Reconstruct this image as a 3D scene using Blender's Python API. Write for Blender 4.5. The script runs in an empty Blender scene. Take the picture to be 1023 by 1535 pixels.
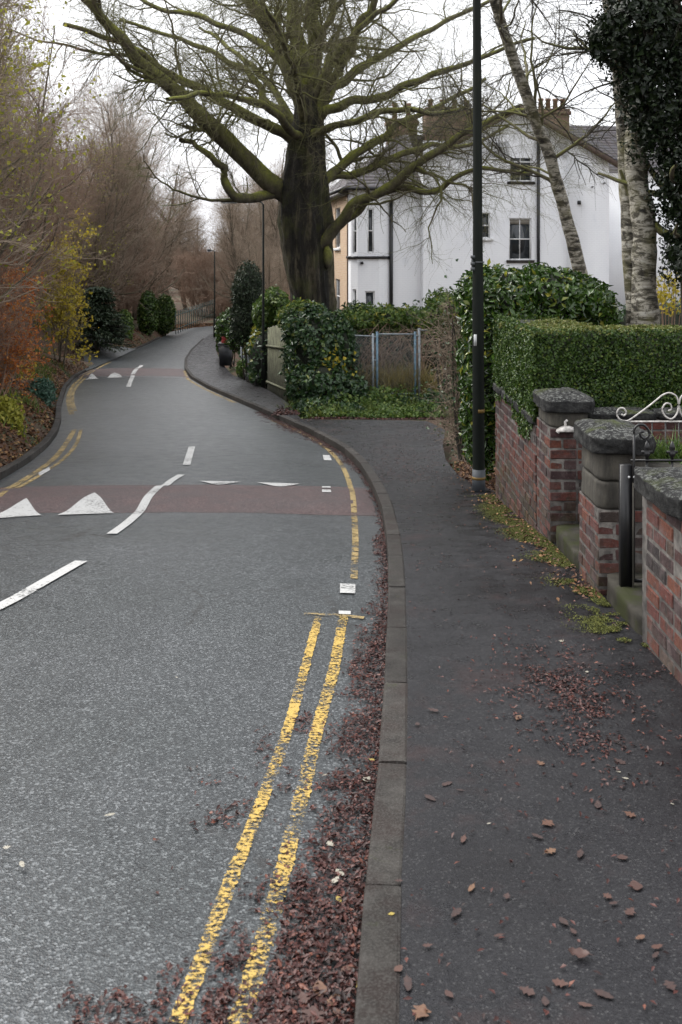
import bpy, bmesh, math, random
import numpy as np
from mathutils import Vector, Matrix

rng = np.random.default_rng(7)
random.seed(7)
scene = bpy.context.scene
col = scene.collection
PI = math.pi

# ------------------------------------------------------------------ camera, sky, sun, exposure
F = 1500.0            # focal length in photograph pixels (1023 x 1535)
CX, HY = 511.5, 375.0 # principal column, eye-level row
EZ = 1.9              # eye height over the road at the camera (m)
cam_d = bpy.data.cameras.new('camera')
cam = bpy.data.objects.new('camera', cam_d)
col.objects.link(cam)
cam.location = (0, 0, EZ)
cam.rotation_euler = (PI / 2, 0, 0)
cam_d.sensor_fit = 'AUTO'
cam_d.sensor_width = 36.0
cam_d.lens = 36.0 * F / 1535.0
cam_d.shift_y = -(767.5 - HY) / 1535.0
cam_d.clip_start = 0.1
cam_d.clip_end = 5000
cam_d.dof.use_dof = True
cam_d.dof.focus_distance = 8.5
cam_d.dof.aperture_fstop = 5.6
scene.camera = cam

SUN_EL, SUN_AZ = 48.0, 300.0       # azimuth clockwise from +Y: the brighter part of the overcast, left and ahead
world = bpy.data.worlds.new('World')
scene.world = world
world.use_nodes = True
wn, wl = world.node_tree.nodes, world.node_tree.links
wn.clear()
w_out = wn.new('ShaderNodeOutputWorld')
w_bg = wn.new('ShaderNodeBackground')
w_sky = wn.new('ShaderNodeTexSky')
w_sky.sky_type = 'NISHITA'
w_sky.sun_disc = False
w_sky.sun_elevation = math.radians(SUN_EL)
w_sky.sun_rotation = math.radians(SUN_AZ)
w_sky.air_density = 1.2
w_sky.dust_density = 4.0
w_hs = wn.new('ShaderNodeHueSaturation')
w_hs.inputs['Saturation'].default_value = 0.25
w_mix = wn.new('ShaderNodeMix')
w_mix.data_type = 'RGBA'
w_mix.inputs[0].default_value = 0.86
w_tc = wn.new('ShaderNodeTexCoord')
w_map = wn.new('ShaderNodeMapping')
w_map.inputs['Scale'].default_value = (1, 1, 2.6)
w_nz = wn.new('ShaderNodeTexNoise')
w_nz.inputs['Scale'].default_value = 2.2
w_nz.inputs['Detail'].default_value = 4
w_rp = wn.new('ShaderNodeValToRGB')
w_rp.color_ramp.elements[0].position = 0.3
w_rp.color_ramp.elements[0].color = (4.9, 5.0, 5.3, 1)
w_rp.color_ramp.elements[1].position = 0.7
w_rp.color_ramp.elements[1].color = (7.4, 7.45, 7.6, 1)
wl.new(w_tc.outputs['Generated'], w_map.inputs['Vector'])
wl.new(w_map.outputs['Vector'], w_nz.inputs['Vector'])
wl.new(w_nz.outputs['Fac'], w_rp.inputs['Fac'])
wl.new(w_sky.outputs['Color'], w_hs.inputs['Color'])
wl.new(w_hs.outputs['Color'], w_mix.inputs[6])
wl.new(w_rp.outputs['Color'], w_mix.inputs[7])
wl.new(w_mix.outputs[2], w_bg.inputs['Color'])
w_bg.inputs['Strength'].default_value = 0.1
wl.new(w_bg.outputs['Background'], w_out.inputs['Surface'])

sun_d = bpy.data.lights.new('sun', 'SUN')
sun_d.energy = 1.5
sun_d.angle = math.radians(40)
sun_d.color = (1.0, 0.97, 0.92)
sun = bpy.data.objects.new('sun', sun_d)
col.objects.link(sun)
az, el = math.radians(SUN_AZ), math.radians(SUN_EL)
sdir = Vector((math.sin(az) * math.cos(el), math.cos(az) * math.cos(el), math.sin(el)))
sun.rotation_euler = sdir.to_track_quat('Z', 'Y').to_euler()
sun.location = (-10, 10, 30)

vs = scene.view_settings
scene.display_settings.display_device = 'sRGB'
vs.view_transform = 'Standard'
vs.look = 'None'
vs.exposure = 1.36
vs.gamma = 1.0
vs.use_curve_mapping = False

# ------------------------------------------------------------------ helpers: meshes and objects
OFF = {}
STUFF = {'foliage', 'pale_leaves', 'top_foliage', 'foliage_core', 'twigs', 'small_branches', 'branches', 'leaves', 'crown', 'stems'}

def mesh_np(name, V, Fs, smooth=False):
    V = np.asarray(V, dtype=np.float32).reshape(-1, 3)
    groups = Fs if isinstance(Fs, list) and len(Fs) and isinstance(Fs[0], np.ndarray) else [np.asarray(Fs, dtype=np.int32)]
    me = bpy.data.meshes.new(name)
    me.vertices.add(len(V))
    me.vertices.foreach_set('co', V.ravel())
    idx = np.concatenate([g.ravel() for g in groups]).astype(np.int32)
    sizes = np.concatenate([np.full(len(g), g.shape[1], dtype=np.int32) for g in groups])
    starts = np.concatenate([[0], np.cumsum(sizes)[:-1]]).astype(np.int32)
    me.loops.add(len(idx))
    me.loops.foreach_set('vertex_index', idx)
    me.polygons.add(len(sizes))
    me.polygons.foreach_set('loop_start', starts)
    me.polygons.foreach_set('loop_total', sizes)
    if smooth:
        me.polygons.foreach_set('use_smooth', np.ones(len(sizes), dtype=bool))
    me.update(calc_edges=True)
    return me

def tag(o, label=None, cat=None, group=None, kind=None):
    if label: o['label'] = label
    if cat: o['category'] = cat
    if group: o['group'] = group
    if kind: o['kind'] = kind
    return o

def link(name, data, parent=None, loc=(0, 0, 0)):
    o = bpy.data.objects.new(name, data)
    col.objects.link(o)
    o.location = loc
    if parent is not None: o.parent = parent
    return o

def obj(name, V, Fs, mat, parent=None, base=None, smooth=False):
    """mesh object from world-space vertices; children are stored relative to their parent's base"""
    V = np.asarray(V, dtype=np.float32).reshape(-1, 3)
    off = OFF.get(parent.name, np.zeros(3)) if parent is not None else np.zeros(3)
    b = np.array(base, dtype=float) if base is not None else (off if parent is not None else np.zeros(3))
    me = mesh_np(name, V - b.astype(np.float32), Fs, smooth)
    if mat is not None: me.materials.append(mat)
    o = link(name, me, parent, tuple(b - off))
    OFF[o.name] = b
    if parent is not None and name in STUFF: o['kind'] = 'stuff'
    return o

def thing(name, label, cat, base=(0, 0, 0), group=None):
    o = link(name, None, None, base)
    o.empty_display_size = 0.2
    OFF[o.name] = np.array(base, dtype=float)
    return tag(o, label, cat, group)

def dup(root, loc, rz=0.0, sc=1.0, label=None, group=None):
    r = root.copy(); col.objects.link(r)
    r.location = loc; r.rotation_euler = (0, 0, rz); r.scale = (sc, sc, sc) if np.isscalar(sc) else sc
    if label: r['label'] = label
    if group: r['group'] = group
    for ch in root.children:
        c = ch.copy(); col.objects.link(c); c.parent = r
        for g in ch.children:
            d = g.copy(); col.objects.link(d); d.parent = c
    return r

class MB:
    """collects shapes into one vertex / face list"""
    def __init__(s): s.v, s.f, s.n = [], {}, 0
    def add(s, V, Fa):
        V = np.asarray(V, dtype=float).reshape(-1, 3); Fa = np.asarray(Fa, dtype=np.int64)
        s.v.append(V); s.f.setdefault(Fa.shape[1], []).append(Fa + s.n); s.n += len(V); return s
    def box(s, c, d, rz=0.0):
        c = np.array(c, float); x, y, z = np.array(d, float) / 2
        V = np.array([[-x,-y,-z],[x,-y,-z],[x,y,-z],[-x,y,-z],[-x,-y,z],[x,-y,z],[x,y,z],[-x,y,z]])
        if rz:
            R = np.array([[math.cos(rz), -math.sin(rz), 0],[math.sin(rz), math.cos(rz), 0],[0,0,1]]); V = V @ R.T
        return s.add(V + c, [[0,3,2,1],[4,5,6,7],[0,1,5,4],[1,2,6,5],[2,3,7,6],[3,0,4,7]])
    def tube(s, pts, rad, k=8, cap=True):
        P = np.asarray(pts, float)[None]; R = np.broadcast_to(np.asarray(rad, float), (P.shape[1],))[None]
        V, Q = tubes_vf(P, R, k); s.add(V, Q)
        if cap:
            n = P.shape[1]; b = s.n - n * k
            for ring, rev in ((0, True), (n - 1, False)):
                ids = [b + ring * k + j for j in range(k)]
                if rev: ids = ids[::-1]
                s.f.setdefault(k, []).append(np.array([ids]))
        return s
    def faces(s): return [np.concatenate(a).astype(np.int32) for a in s.f.values()]
    def build(s, name, mat, parent=None, base=None, smooth=False):
        return obj(name, np.concatenate(s.v), s.faces(), mat, parent, base, smooth)

def nrm(a):
    return a / np.maximum(np.linalg.norm(a, axis=-1, keepdims=True), 1e-9)

def tubes_vf(P, R, k):
    """P [M,N,3], R [M,N] -> vertices, quads"""
    M, N, _ = P.shape
    T = np.empty_like(P)
    T[:, 1:-1] = P[:, 2:] - P[:, :-2]; T[:, 0] = P[:, 1] - P[:, 0]; T[:, -1] = P[:, -1] - P[:, -2]
    T = nrm(T)
    mean = nrm(P[:, -1] - P[:, 0] + 1e-6)
    ref = np.where(np.abs(mean[:, 2:3]) < 0.8, np.array([[0, 0, 1.0]]), np.array([[1.0, 0.02, 0]]))
    A = np.repeat(ref[:, None, :], N, axis=1)
    A = nrm(A - (A * T).sum(-1, keepdims=True) * T)
    B = np.cross(T, A)
    th = np.arange(k) * 2 * PI / k
    V = P[:, :, None, :] + R[:, :, None, None] * (A[:, :, None, :] * np.cos(th)[None, None, :, None] + B[:, :, None, :] * np.sin(th)[None, None, :, None])
    base = (np.arange(M) * N * k)[:, None, None] + (np.arange(N - 1) * k)[None, :, None]
    j = np.arange(k)[None, None, :]; j2 = (np.arange(k) + 1)[None, None, :] % k
    Q = np.stack([base + j, base + j2, base + k + j2, base + k + j], axis=-1).reshape(-1, 4)
    return V.reshape(-1, 3), Q

def resample(pts, n):
    """Catmull-Rom through pts, n samples"""
    p = np.asarray(pts, float); p = np.vstack([2 * p[0] - p[1], p, 2 * p[-1] - p[-2]])
    m = len(p) - 3
    t = np.linspace(0, m - 1e-6, n); i = t.astype(int); u = (t - i)[:, None]
    a, b, c, d = p[i], p[i + 1], p[i + 2], p[i + 3]
    return 0.5 * (2 * b + (c - a) * u + (2 * a - 5 * b + 4 * c - d) * u**2 + (-a + 3 * b - 3 * c + d) * u**3)

# ------------------------------------------------------------------ helpers: materials
def S(r, g, b):
    f = lambda c: c / 12.92 if c <= 0.04045 else ((c + 0.055) / 1.055) ** 2.4
    return (f(r / 255), f(g / 255), f(b / 255), 1)

class NT:
    def __init__(s, name):
        s.m = bpy.data.materials.new(name); s.m.use_nodes = True
        s.n, s.l = s.m.node_tree.nodes, s.m.node_tree.links
        s.p = s.n['Principled BSDF']; s.out = s.n['Material Output']
        s.tc = s.n.new('ShaderNodeTexCoord'); s.co = s.tc.outputs['Object']
        s._pos = None
    def pos(s):
        if s._pos is None: s._pos = s.n.new('ShaderNodeNewGeometry').outputs['Position']
        return s._pos
    def noise(s, scale, detail=4, rough=0.55, vec=None, dist=0.0):
        n = s.n.new('ShaderNodeTexNoise'); n.inputs['Scale'].default_value = scale; n.inputs['Detail'].default_value = detail
        n.inputs['Roughness'].default_value = rough; n.inputs['Distortion'].default_value = dist
        s.l.new(vec if vec is not None else s.co, n.inputs['Vector']); return n.outputs['Fac']
    def voro(s, scale, vec=None, feature='F1', out='Color'):
        n = s.n.new('ShaderNodeTexVoronoi'); n.inputs['Scale'].default_value = scale; n.feature = feature
        s.l.new(vec if vec is not None else s.co, n.inputs['Vector']); return n.outputs[out]
    def ramp(s, fac, stops, interp='LINEAR'):
        r = s.n.new('ShaderNodeValToRGB'); cr = r.color_ramp; cr.interpolation = interp
        while len(cr.elements) < len(stops): cr.elements.new(0.5)
        for e, (p, c) in zip(cr.elements, stops):
            e.position = p; e.color = c if len(c) == 4 else (*c, 1)
        s.l.new(fac, r.inputs['Fac']); return r.outputs['Color']
    def val(s, fac, a, b, lo=0.0, hi=1.0):
        m = s.n.new('ShaderNodeMapRange'); m.inputs[1].default_value = a; m.inputs[2].default_value = b
        m.inputs[3].default_value = lo; m.inputs[4].default_value = hi; s.l.new(fac, m.inputs[0]); return m.outputs[0]
    def mix(s, fac, a, b, mode='MIX'):
        m = s.n.new('ShaderNodeMix'); m.data_type = 'RGBA'; m.blend_type = mode
        for sock, v in ((m.inputs[0], fac), (m.inputs[6], a), (m.inputs[7], b)):
            if isinstance(v, (int, float)): sock.default_value = v
            elif isinstance(v, tuple): sock.default_value = v
            else: s.l.new(v, sock)
        return m.outputs[2]
    def math(s, op, a, b=None):
        m = s.n.new('ShaderNodeMath'); m.operation = op; m.use_clamp = False
        for i, v in enumerate((a, b)):
            if v is None: continue
            if isinstance(v, (int, float)): m.inputs[i].default_value = v
            else: s.l.new(v, m.inputs[i])
        return m.outputs[0]
    def rnd(s):  # per loose piece
        return s.n.new('ShaderNodeNewGeometry').outputs['Random Per Island']
    def orand(s): return s.n.new('ShaderNodeObjectInfo').outputs['Random']
    def normal_z(s):
        g = s.n.new('ShaderNodeNewGeometry'); x = s.n.new('ShaderNodeSeparateXYZ'); s.l.new(g.outputs['Normal'], x.inputs[0]); return x.outputs[2]
    def sep(s, vec, i):
        x = s.n.new('ShaderNodeSeparateXYZ'); s.l.new(vec, x.inputs[0]); return x.outputs[i]
    def mapping(s, scale, vec=None):
        m = s.n.new('ShaderNodeMapping'); m.inputs['Scale'].default_value = scale; s.l.new(vec if vec is not None else s.co, m.inputs['Vector']); return m.outputs[0]
    def color(s, c):
        if isinstance(c, tuple): s.p.inputs['Base Color'].default_value = c
        else: s.l.new(c, s.p.inputs['Base Color'])
        return s
    def rough(s, r):
        if isinstance(r, (int, float)): s.p.inputs['Roughness'].default_value = r
        else: s.l.new(r, s.p.inputs['Roughness'])
        return s
    def spec(s, v): s.p.inputs['Specular IOR Level'].default_value = v; return s
    def bump(s, h, strength=0.5, dist=0.01):
        b = s.n.new('ShaderNodeBump'); b.inputs['Strength'].default_value = strength; b.inputs['Distance'].default_value = dist
        s.l.new(h, b.inputs['Height']); s.l.new(b.outputs['Normal'], s.p.inputs['Normal']); return s
    def alpha(s, fac): s.l.new(fac, s.p.inputs['Alpha']); return s
    def transl(s, colr, fac):
        t = s.n.new('ShaderNodeBsdfTranslucent'); mx = s.n.new('ShaderNodeMixShader'); mx.inputs[0].default_value = fac
        if isinstance(colr, tuple): t.inputs['Color'].default_value = colr
        else: s.l.new(colr, t.inputs['Color'])
        s.l.new(s.p.outputs[0], mx.inputs[1]); s.l.new(t.outputs[0], mx.inputs[2]); s.l.new(mx.outputs[0], s.out.inputs['Surface']); return s

def plain(name, c, r=0.6, metal=0.0, var=0.12, sc=8):
    t = NT(name); n = t.noise(sc, 5)
    d = tuple(x * (1 - var * 2.2) for x in c[:3]) + (1,); l = tuple(min(1, x * (1 + var)) for x in c[:3]) + (1,)
    t.color(t.ramp(n, [(0.3, d), (0.7, l)])).rough(r); t.p.inputs['Metallic'].default_value = metal
    t.bump(t.noise(sc * 6, 3), 0.15, 0.004)
    return t.m

MAT = {}
# asphalt road
t = NT('asphalt_road'); P = t.pos()
grain = t.voro(125, P); g1 = t.sep(grain, 0)
fine = t.noise(260, 2, 0.6, P); big = t.noise(0.55, 5, 0.6, P); mid = t.noise(5, 4, 0.6, P)
c = t.ramp(g1, [(0.0, (0.010, 0.012, 0.015)), (0.42, (0.032, 0.037, 0.041)), (0.80, (0.060, 0.067, 0.072)), (1.0, (0.20, 0.21, 0.22))])
c = t.mix(t.val(big, 0.35, 0.7), c, (0.66, 0.70, 0.68, 1), 'MULTIPLY')
c = t.mix(t.val(mid, 0.5, 0.75, 0, 0.35), c, (0.55, 0.6, 0.62, 1), 'MULTIPLY')
at_ = t.n.new('ShaderNodeAttribute'); at_.attribute_name = 'track'
tr_ = t.math('MULTIPLY', at_.outputs['Fac'], t.val(t.noise(1.3, 4, 0.6, t.mapping((1, 0.25, 1), P)), 0.3, 0.7, 0.3, 1.0))
c = t.mix(t.math('MULTIPLY', tr_, 0.25), c, (0.48, 0.48, 0.50, 1), 'MULTIPLY')
cr_ = t.voro(0.55, t.mapping((1, 0.6, 1), P), 'DISTANCE_TO_EDGE', 'Distance'); wb = t.math('ADD', cr_, t.math('MULTIPLY', t.math('SUBTRACT', t.noise(9, 5, 0.7, P), 0.5), 0.10))
c = t.mix(t.math('MULTIPLY', t.val(wb, 0.008, 0.0, 0, 1), t.val(big, 0.48, 0.6)), c, (0.012, 0.012, 0.012, 1))
t.color(c).rough(t.val(mid, 0.3, 0.7, 0.30, 0.46)).spec(0.7)
t.bump(t.math('ADD', t.voro(125, P, out='Distance'), t.math('MULTIPLY', fine, 0.6)), 0.42, 0.005)
MAT['road'] = t.m
# red hump asphalt
t = NT('asphalt_red'); P = t.pos()
g1 = t.sep(t.voro(90, P), 0); mid = t.noise(3, 5, 0.6, P)
c = t.ramp(g1, [(0, (0.026, 0.016, 0.016)), (0.5, (0.066, 0.036, 0.035)), (1, (0.15, 0.10, 0.098))])
c = t.mix(t.val(mid, 0.4, 0.7, 0, 0.7), c, (0.050, 0.042, 0.043, 1))
t.color(c).rough(0.55).bump(t.voro(90, P, out='Distance'), 0.6, 0.006)
MAT['red'] = t.m
# pavement asphalt, darker, damp and smoother
t = NT('asphalt_pavement'); P = t.pos()
g1 = t.sep(t.voro(190, P), 0); big = t.noise(0.8, 5, 0.62, P); mid = t.noise(4.5, 5, 0.65, P)
c = t.ramp(g1, [(0, (0.009, 0.009, 0.011)), (0.6, (0.019, 0.019, 0.022)), (0.93, (0.028, 0.028, 0.031)), (1, (0.08, 0.08, 0.08))])
c = t.mix(t.val(big, 0.36, 0.66), c, (0.52, 0.50, 0.52, 1), 'MULTIPLY')
stain = t.noise(2.1, 6, 0.7, P)
c = t.mix(t.val(stain, 0.54, 0.72, 0, 0.5), c, (0.042, 0.023, 0.022, 1))
t.color(c).rough(t.val(mid, 0.38, 0.62, 0.26, 0.62)).spec(0.30)
t.bump(t.math('ADD', t.voro(190, P, out='Distance'), t.noise(60, 4, 0.7, P)), 0.35, 0.004)
MAT['pave'] = t.m
# kerb concrete / granite
t = NT('kerb_stone'); P = t.pos(); n1 = t.noise(9, 6, 0.65, P); n2 = t.noise(120, 3, 0.6, P)
c = t.ramp(n1, [(0.3, (0.014, 0.012, 0.011)), (0.5, (0.032, 0.029, 0.026)), (0.72, (0.060, 0.055, 0.05))])
d1 = t.noise(3.6, 7, 0.75, P); c = t.mix(t.val(d1, 0.46, 0.60, 0, 0.85), c, (0.022, 0.015, 0.013, 1)); d2 = t.noise(6.5, 6, 0.75, P); c = t.mix(t.val(d2, 0.60, 0.68, 0, 0.7), c, (0.030, 0.034, 0.014, 1))
c = t.mix(t.val(n2, 0.45, 0.75, 0, 0.6), c, (0.095, 0.09, 0.084, 1))
hv = t.n.new('ShaderNodeHueSaturation'); t.l.new(t.val(t.orand(), 0, 1, 0.75, 1.2), hv.inputs['Value']); t.l.new(c, hv.inputs['Color'])
t.color(hv.outputs[0]).rough(0.75).spec(0.25).bump(t.math('ADD', n2, n1), 0.5, 0.006)
MAT['kerb'] = t.m
# worn paints
def paint(name, c, lo, hi, sc):
    t = NT(name); P = t.pos()
    st = t.mapping((0.8, 1.1, 1.0), P)
    n = t.noise(sc, 6, 0.72, st); n2 = t.noise(2.2, 3, 0.5, P); w = t.math('ADD', n, t.math('MULTIPLY', t.math('SUBTRACT', n2, 0.5), 0.55))
    t.color(t.mix(t.val(t.noise(30, 4, 0.6, P), 0.3, 0.75, 0, 0.5), c, tuple(x * 0.66 for x in c[:3]) + (1,))).rough(0.6)
    t.bump(t.voro(95, P, out='Distance'), 0.5, 0.004)
    t.alpha(t.val(w, lo, hi)); return t.m
MAT['yellow'] = paint('yellow_line_paint', (0.54, 0.36, 0.085, 1), 0.45, 0.56, 52)
MAT['yellow_far'] = paint('yellow_line_paint_worn', (0.36, 0.26, 0.105, 1), 0.38, 0.55, 18)
MAT['white'] = paint('white_line_paint', (0.50, 0.50, 0.49, 1), 0.30, 0.46, 40)
# bricks
t = NT('old_brick'); r = t.orand(); n = t.noise(28, 5, 0.65); n2 = t.noise(7, 4, 0.6, t.pos())
c = t.ramp(r, [(0.0, S(98, 60, 54)), (0.16, S(70, 48, 48)), (0.32, S(122, 66, 52)), (0.5, S(112, 62, 56)), (0.68, S(136, 80, 56)), (0.78, S(96, 66, 66)), (0.90, S(50, 43, 44)), (1, S(104, 88, 74))])
c = t.mix(t.val(n, 0.35, 0.75, 0, 0.75), c, (0.30, 0.27, 0.27, 1), 'MULTIPLY')
c = t.mix(t.val(n2, 0.48, 0.66, 0, 0.6), c, (0.165, 0.13, 0.125, 1))
n4 = t.noise(13, 6, 0.7, t.pos()); c = t.mix(t.val(n4, 0.52, 0.66, 0, 0.7), c, (0.035, 0.030, 0.028, 1)); n5 = t.noise(45, 4, 0.7, t.pos()); c = t.mix(t.val(n5, 0.58, 0.7, 0, 0.55), c, (0.24, 0.215, 0.20, 1))
hz = t.sep(t.pos(), 2)
moss = t.math('MULTIPLY', t.val(hz, 0.05, -0.55, 0, 1), t.val(t.noise(5, 5, 0.7, t.pos()), 0.45, 0.62))
c = t.mix(t.math('MULTIPLY', moss, 0.85), c, (0.060, 0.065, 0.018, 1))
c = t.mix(1.0, c, (0.60, 0.56, 0.57, 1), 'MULTIPLY'); t.color(c).rough(0.85).bump(n, 0.8, 0.012); MAT['brick'] = t.m
t = NT('mortar'); n = t.noise(14, 5, 0.6, t.pos())
t.color(t.ramp(n, [(0.34, (0.030, 0.027, 0.025)), (0.66, (0.125, 0.114, 0.105))])).rough(0.95).bump(t.noise(70, 4, 0.6, t.pos()), 0.6, 0.006); MAT['mortar'] = t.m
# coping stone with lichen and moss
t = NT('lichen_stone'); P = t.pos(); n = t.noise(11, 7, 0.7, P); n2 = t.noise(24, 5, 0.65, P); n3 = t.noise(3.5, 5, 0.65, P)
c = t.ramp(n, [(0.32, (0.010, 0.010, 0.011)), (0.5, (0.028, 0.028, 0.028)), (0.66, (0.062, 0.062, 0.06))])
up = t.val(t.normal_z(), 0.25, 0.7)
n6 = t.noise(38, 6, 0.75, P); c = t.mix(t.math('MULTIPLY', up, t.val(n6, 0.52, 0.57, 0, 0.85)), c, (0.17, 0.175, 0.165, 1))
c = t.mix(t.math('MULTIPLY', up, t.val(n3, 0.52, 0.66, 0, 0.85)), c, (0.060, 0.072, 0.022, 1))
t.color(c).rough(0.95).spec(0.2).bump(t.math('ADD', n, n6), 1.0, 0.02); MAT['lichen'] = t.m
t = NT('sooty_stone'); P = t.pos(); n = t.noise(9, 7, 0.75, t.mapping((1, 1, 0.22), P))
c = t.ramp(n, [(0.3, (0.016, 0.014, 0.012)), (0.52, (0.052, 0.047, 0.038)), (0.72, (0.11, 0.10, 0.078))])
t.color(c).rough(0.85).bump(t.noise(50, 4, 0.6, P), 0.4, 0.006); MAT['stone'] = t.m
# ground soil and litter
t = NT('ground_soil'); P = t.pos(); n = t.noise(1.1, 6, 0.65, P); n2 = t.noise(17, 5, 0.7, P); n3 = t.noise(0.35, 4, 0.6, P)
c = t.ramp(n2, [(0.3, (0.030, 0.018, 0.012)), (0.5, (0.075, 0.040, 0.024)), (0.7, (0.13, 0.075, 0.040))])
c = t.mix(t.val(n, 0.48, 0.62), c, t.ramp(n2, [(0.3, (0.018, 0.028, 0.010)), (0.7, (0.060, 0.080, 0.025))]))
t.color(c).rough(0.95).bump(n2, 1.0, 0.05); MAT['soil'] = t.m
# barks
def bark(name, c0, c1, moss, moss_amt, sc=6, mossup=(-0.2, 0.7)):
    t = NT(name); P = t.pos(); n = t.noise(sc, 6, 0.65, t.mapping((1, 1, 0.3), P)); n2 = t.noise(1.6, 5, 0.6, P); n3 = t.noise(18, 4, 0.6, P)
    c = t.ramp(n, [(0.3, c0), (0.7, c1)])
    m = t.math('MULTIPLY', t.val(t.normal_z(), mossup[0], mossup[1]), t.val(t.math('ADD', n2, t.math('MULTIPLY', n3, 0.35)), 0.50, 0.74))
    c = t.mix(t.math('MULTIPLY', m, moss_amt), c, t.ramp(n3, [(0.3, tuple(x * 0.55 for x in moss[:3]) + (1,)), (0.7, moss)]))
    t.color(c).rough(0.9).bump(n, 0.7, 0.03); return t.m
MAT['beech'] = bark('beech_bark', (0.024, 0.021, 0.016, 1), (0.115, 0.098, 0.070, 1), (0.23, 0.245, 0.034, 1), 1.0, 6, (-0.6, 0.6))
t = NT('beech_trunk_bark'); P = t.pos(); v1 = t.noise(2.6, 6, 0.7, t.mapping((1, 1, 0.16), P), 0.4); v2 = t.noise(11, 6, 0.7, t.mapping((1, 1, 0.45), P)); v3 = t.noise(1.3, 5, 0.6, P)
c = t.ramp(v1, [(0.40, (0.010, 0.009, 0.007)), (0.52, (0.028, 0.024, 0.018)), (0.60, (0.10, 0.085, 0.055)), (0.72, (0.19, 0.165, 0.115))])
c = t.mix(t.val(v2, 0.42, 0.66, 0, 0.7), c, (0.25, 0.23, 0.2, 1), 'MULTIPLY')
c = t.mix(t.math('MULTIPLY', t.val(t.math('ADD', v3, t.math('MULTIPLY', v2, 0.4)), 0.68, 0.84), 0.45), c, (0.075, 0.082, 0.018, 1))
t.color(c).rough(0.92).bump(t.math('ADD', t.math('MULTIPLY', v1, 2.0), v2), 1.0, 0.12); MAT['beech_trunk'] = t.m
MAT['beech_twig'] = bark('beech_twig', (0.060, 0.050, 0.036, 1), (0.14, 0.115, 0.085, 1), (0.15, 0.155, 0.035, 1), 0.95, 10, (-0.8, 0.3))
MAT['bare_trunk'] = bark('bare_trunk_bark', (0.06, 0.048, 0.036, 1), (0.17, 0.14, 0.105, 1), (0.09, 0.10, 0.03, 1), 0.6)
MAT['bare_twig'] = bark('bare_twig_brown', (0.18, 0.135, 0.10, 1), (0.35, 0.275, 0.21, 1), (0.09, 0.09, 0.03, 1), 0.2, 10)
MAT['red_twig'] = bark('red_twig_brown', (0.17, 0.11, 0.08, 1), (0.32, 0.215, 0.155, 1), (0.09, 0.09, 0.03, 1), 0.1, 10)
MAT['dark_twig'] = bark('dark_twig', (0.020, 0.016, 0.012, 1), (0.060, 0.048, 0.036, 1), (0.05, 0.06, 0.02, 1), 0.5, 10)
t = NT('birch_bark'); P = t.pos(); b1 = t.noise(3.2, 6, 0.72, t.mapping((1.0, 1.0, 3.4), P), 0.8); b2 = t.noise(1.7, 5, 0.62, P); b3 = t.noise(9, 5, 0.7, P)
c = t.ramp(b1, [(0.38, (0.014, 0.012, 0.010)), (0.46, (0.09, 0.08, 0.055)), (0.53, (0.34, 0.315, 0.26)), (0.70, (0.48, 0.46, 0.41))])
c = t.mix(t.val(b3, 0.52, 0.60, 0, 0.85), c, (0.045, 0.038, 0.028, 1)); b4 = t.noise(7, 4, 0.6, t.mapping((1.0, 1.0, 7.0), P)); c = t.mix(t.val(b4, 0.62, 0.66, 0, 0.9), c, (0.018, 0.015, 0.012, 1)); c = t.mix(t.val(b2, 0.50, 0.66, 0, 0.6), c, (0.15, 0.14, 0.05, 1))
t.color(c).rough(0.8).bump(t.math('ADD', b1, b3), 0.8, 0.03); MAT['birch'] = t.m
# leaves: colour by the piece
def leaf(name, stops, rough=0.45, tr=0.2, spec=0.4):
    t = NT(name); c = t.ramp(t.rnd(), stops); t.color(c).rough(rough).spec(spec)
    if tr: t.transl(c, tr)
    return t.m
MAT['l_hedge'] = leaf('hedge_leaf', [(0, (0.0207, 0.0437, 0.0088)), (0.5, (0.0448, 0.0885, 0.0154)), (0.9, (0.0816, 0.1380, 0.0242)), (1, (0.1587, 0.1932, 0.0385))], 0.42)  # top of the ramp puts highlights on the hedge into the leaf colour
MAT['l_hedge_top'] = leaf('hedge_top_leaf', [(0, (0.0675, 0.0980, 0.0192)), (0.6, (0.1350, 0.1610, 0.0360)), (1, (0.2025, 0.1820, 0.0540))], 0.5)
MAT['l_laurel'] = leaf('laurel_leaf', [(0, (0.016, 0.039, 0.006)), (0.6, (0.039, 0.086, 0.012)), (0.94, (0.072, 0.137, 0.020)), (1, (0.260, 0.273, 0.050))], 0.27, 0.2, 0.6)
MAT['l_ivy'] = leaf('ivy_leaf', [(0, (0.016, 0.039, 0.015)), (0.6, (0.036, 0.078, 0.029)), (0.93, (0.065, 0.124, 0.040)), (1, (0.208, 0.221, 0.055))], 0.35, 0.12, 0.5)
MAT['l_shrub'] = leaf('shrub_leaf', [(0, (0.041, 0.081, 0.015)), (0.6, (0.084, 0.149, 0.029)), (1, (0.189, 0.243, 0.055))], 0.45, 0.3)
MAT['l_dark'] = leaf('dark_evergreen_leaf', [(0, (0.0042, 0.0084, 0.0035)), (0.7, (0.0098, 0.0182, 0.0070)), (1, (0.0210, 0.0350, 0.0112))], 0.4, 0.05, 0.3)
MAT['l_yew'] = leaf('yew_leaf', [(0, (0.014, 0.026, 0.014)), (0.7, (0.032, 0.052, 0.026)), (1, (0.065, 0.085, 0.045))], 0.5, 0.08, 0.3)
MAT['l_yellow'] = leaf('yellow_leaf', [(0, (0.253, 0.220, 0.024)), (0.5, (0.437, 0.363, 0.040)), (1, (0.598, 0.462, 0.056))], 0.5, 0.4)
MAT['l_lime'] = leaf('lime_leaf', [(0, (0.192, 0.216, 0.028)), (0.5, (0.324, 0.324, 0.044)), (1, (0.432, 0.396, 0.072))], 0.5, 0.4)
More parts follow.
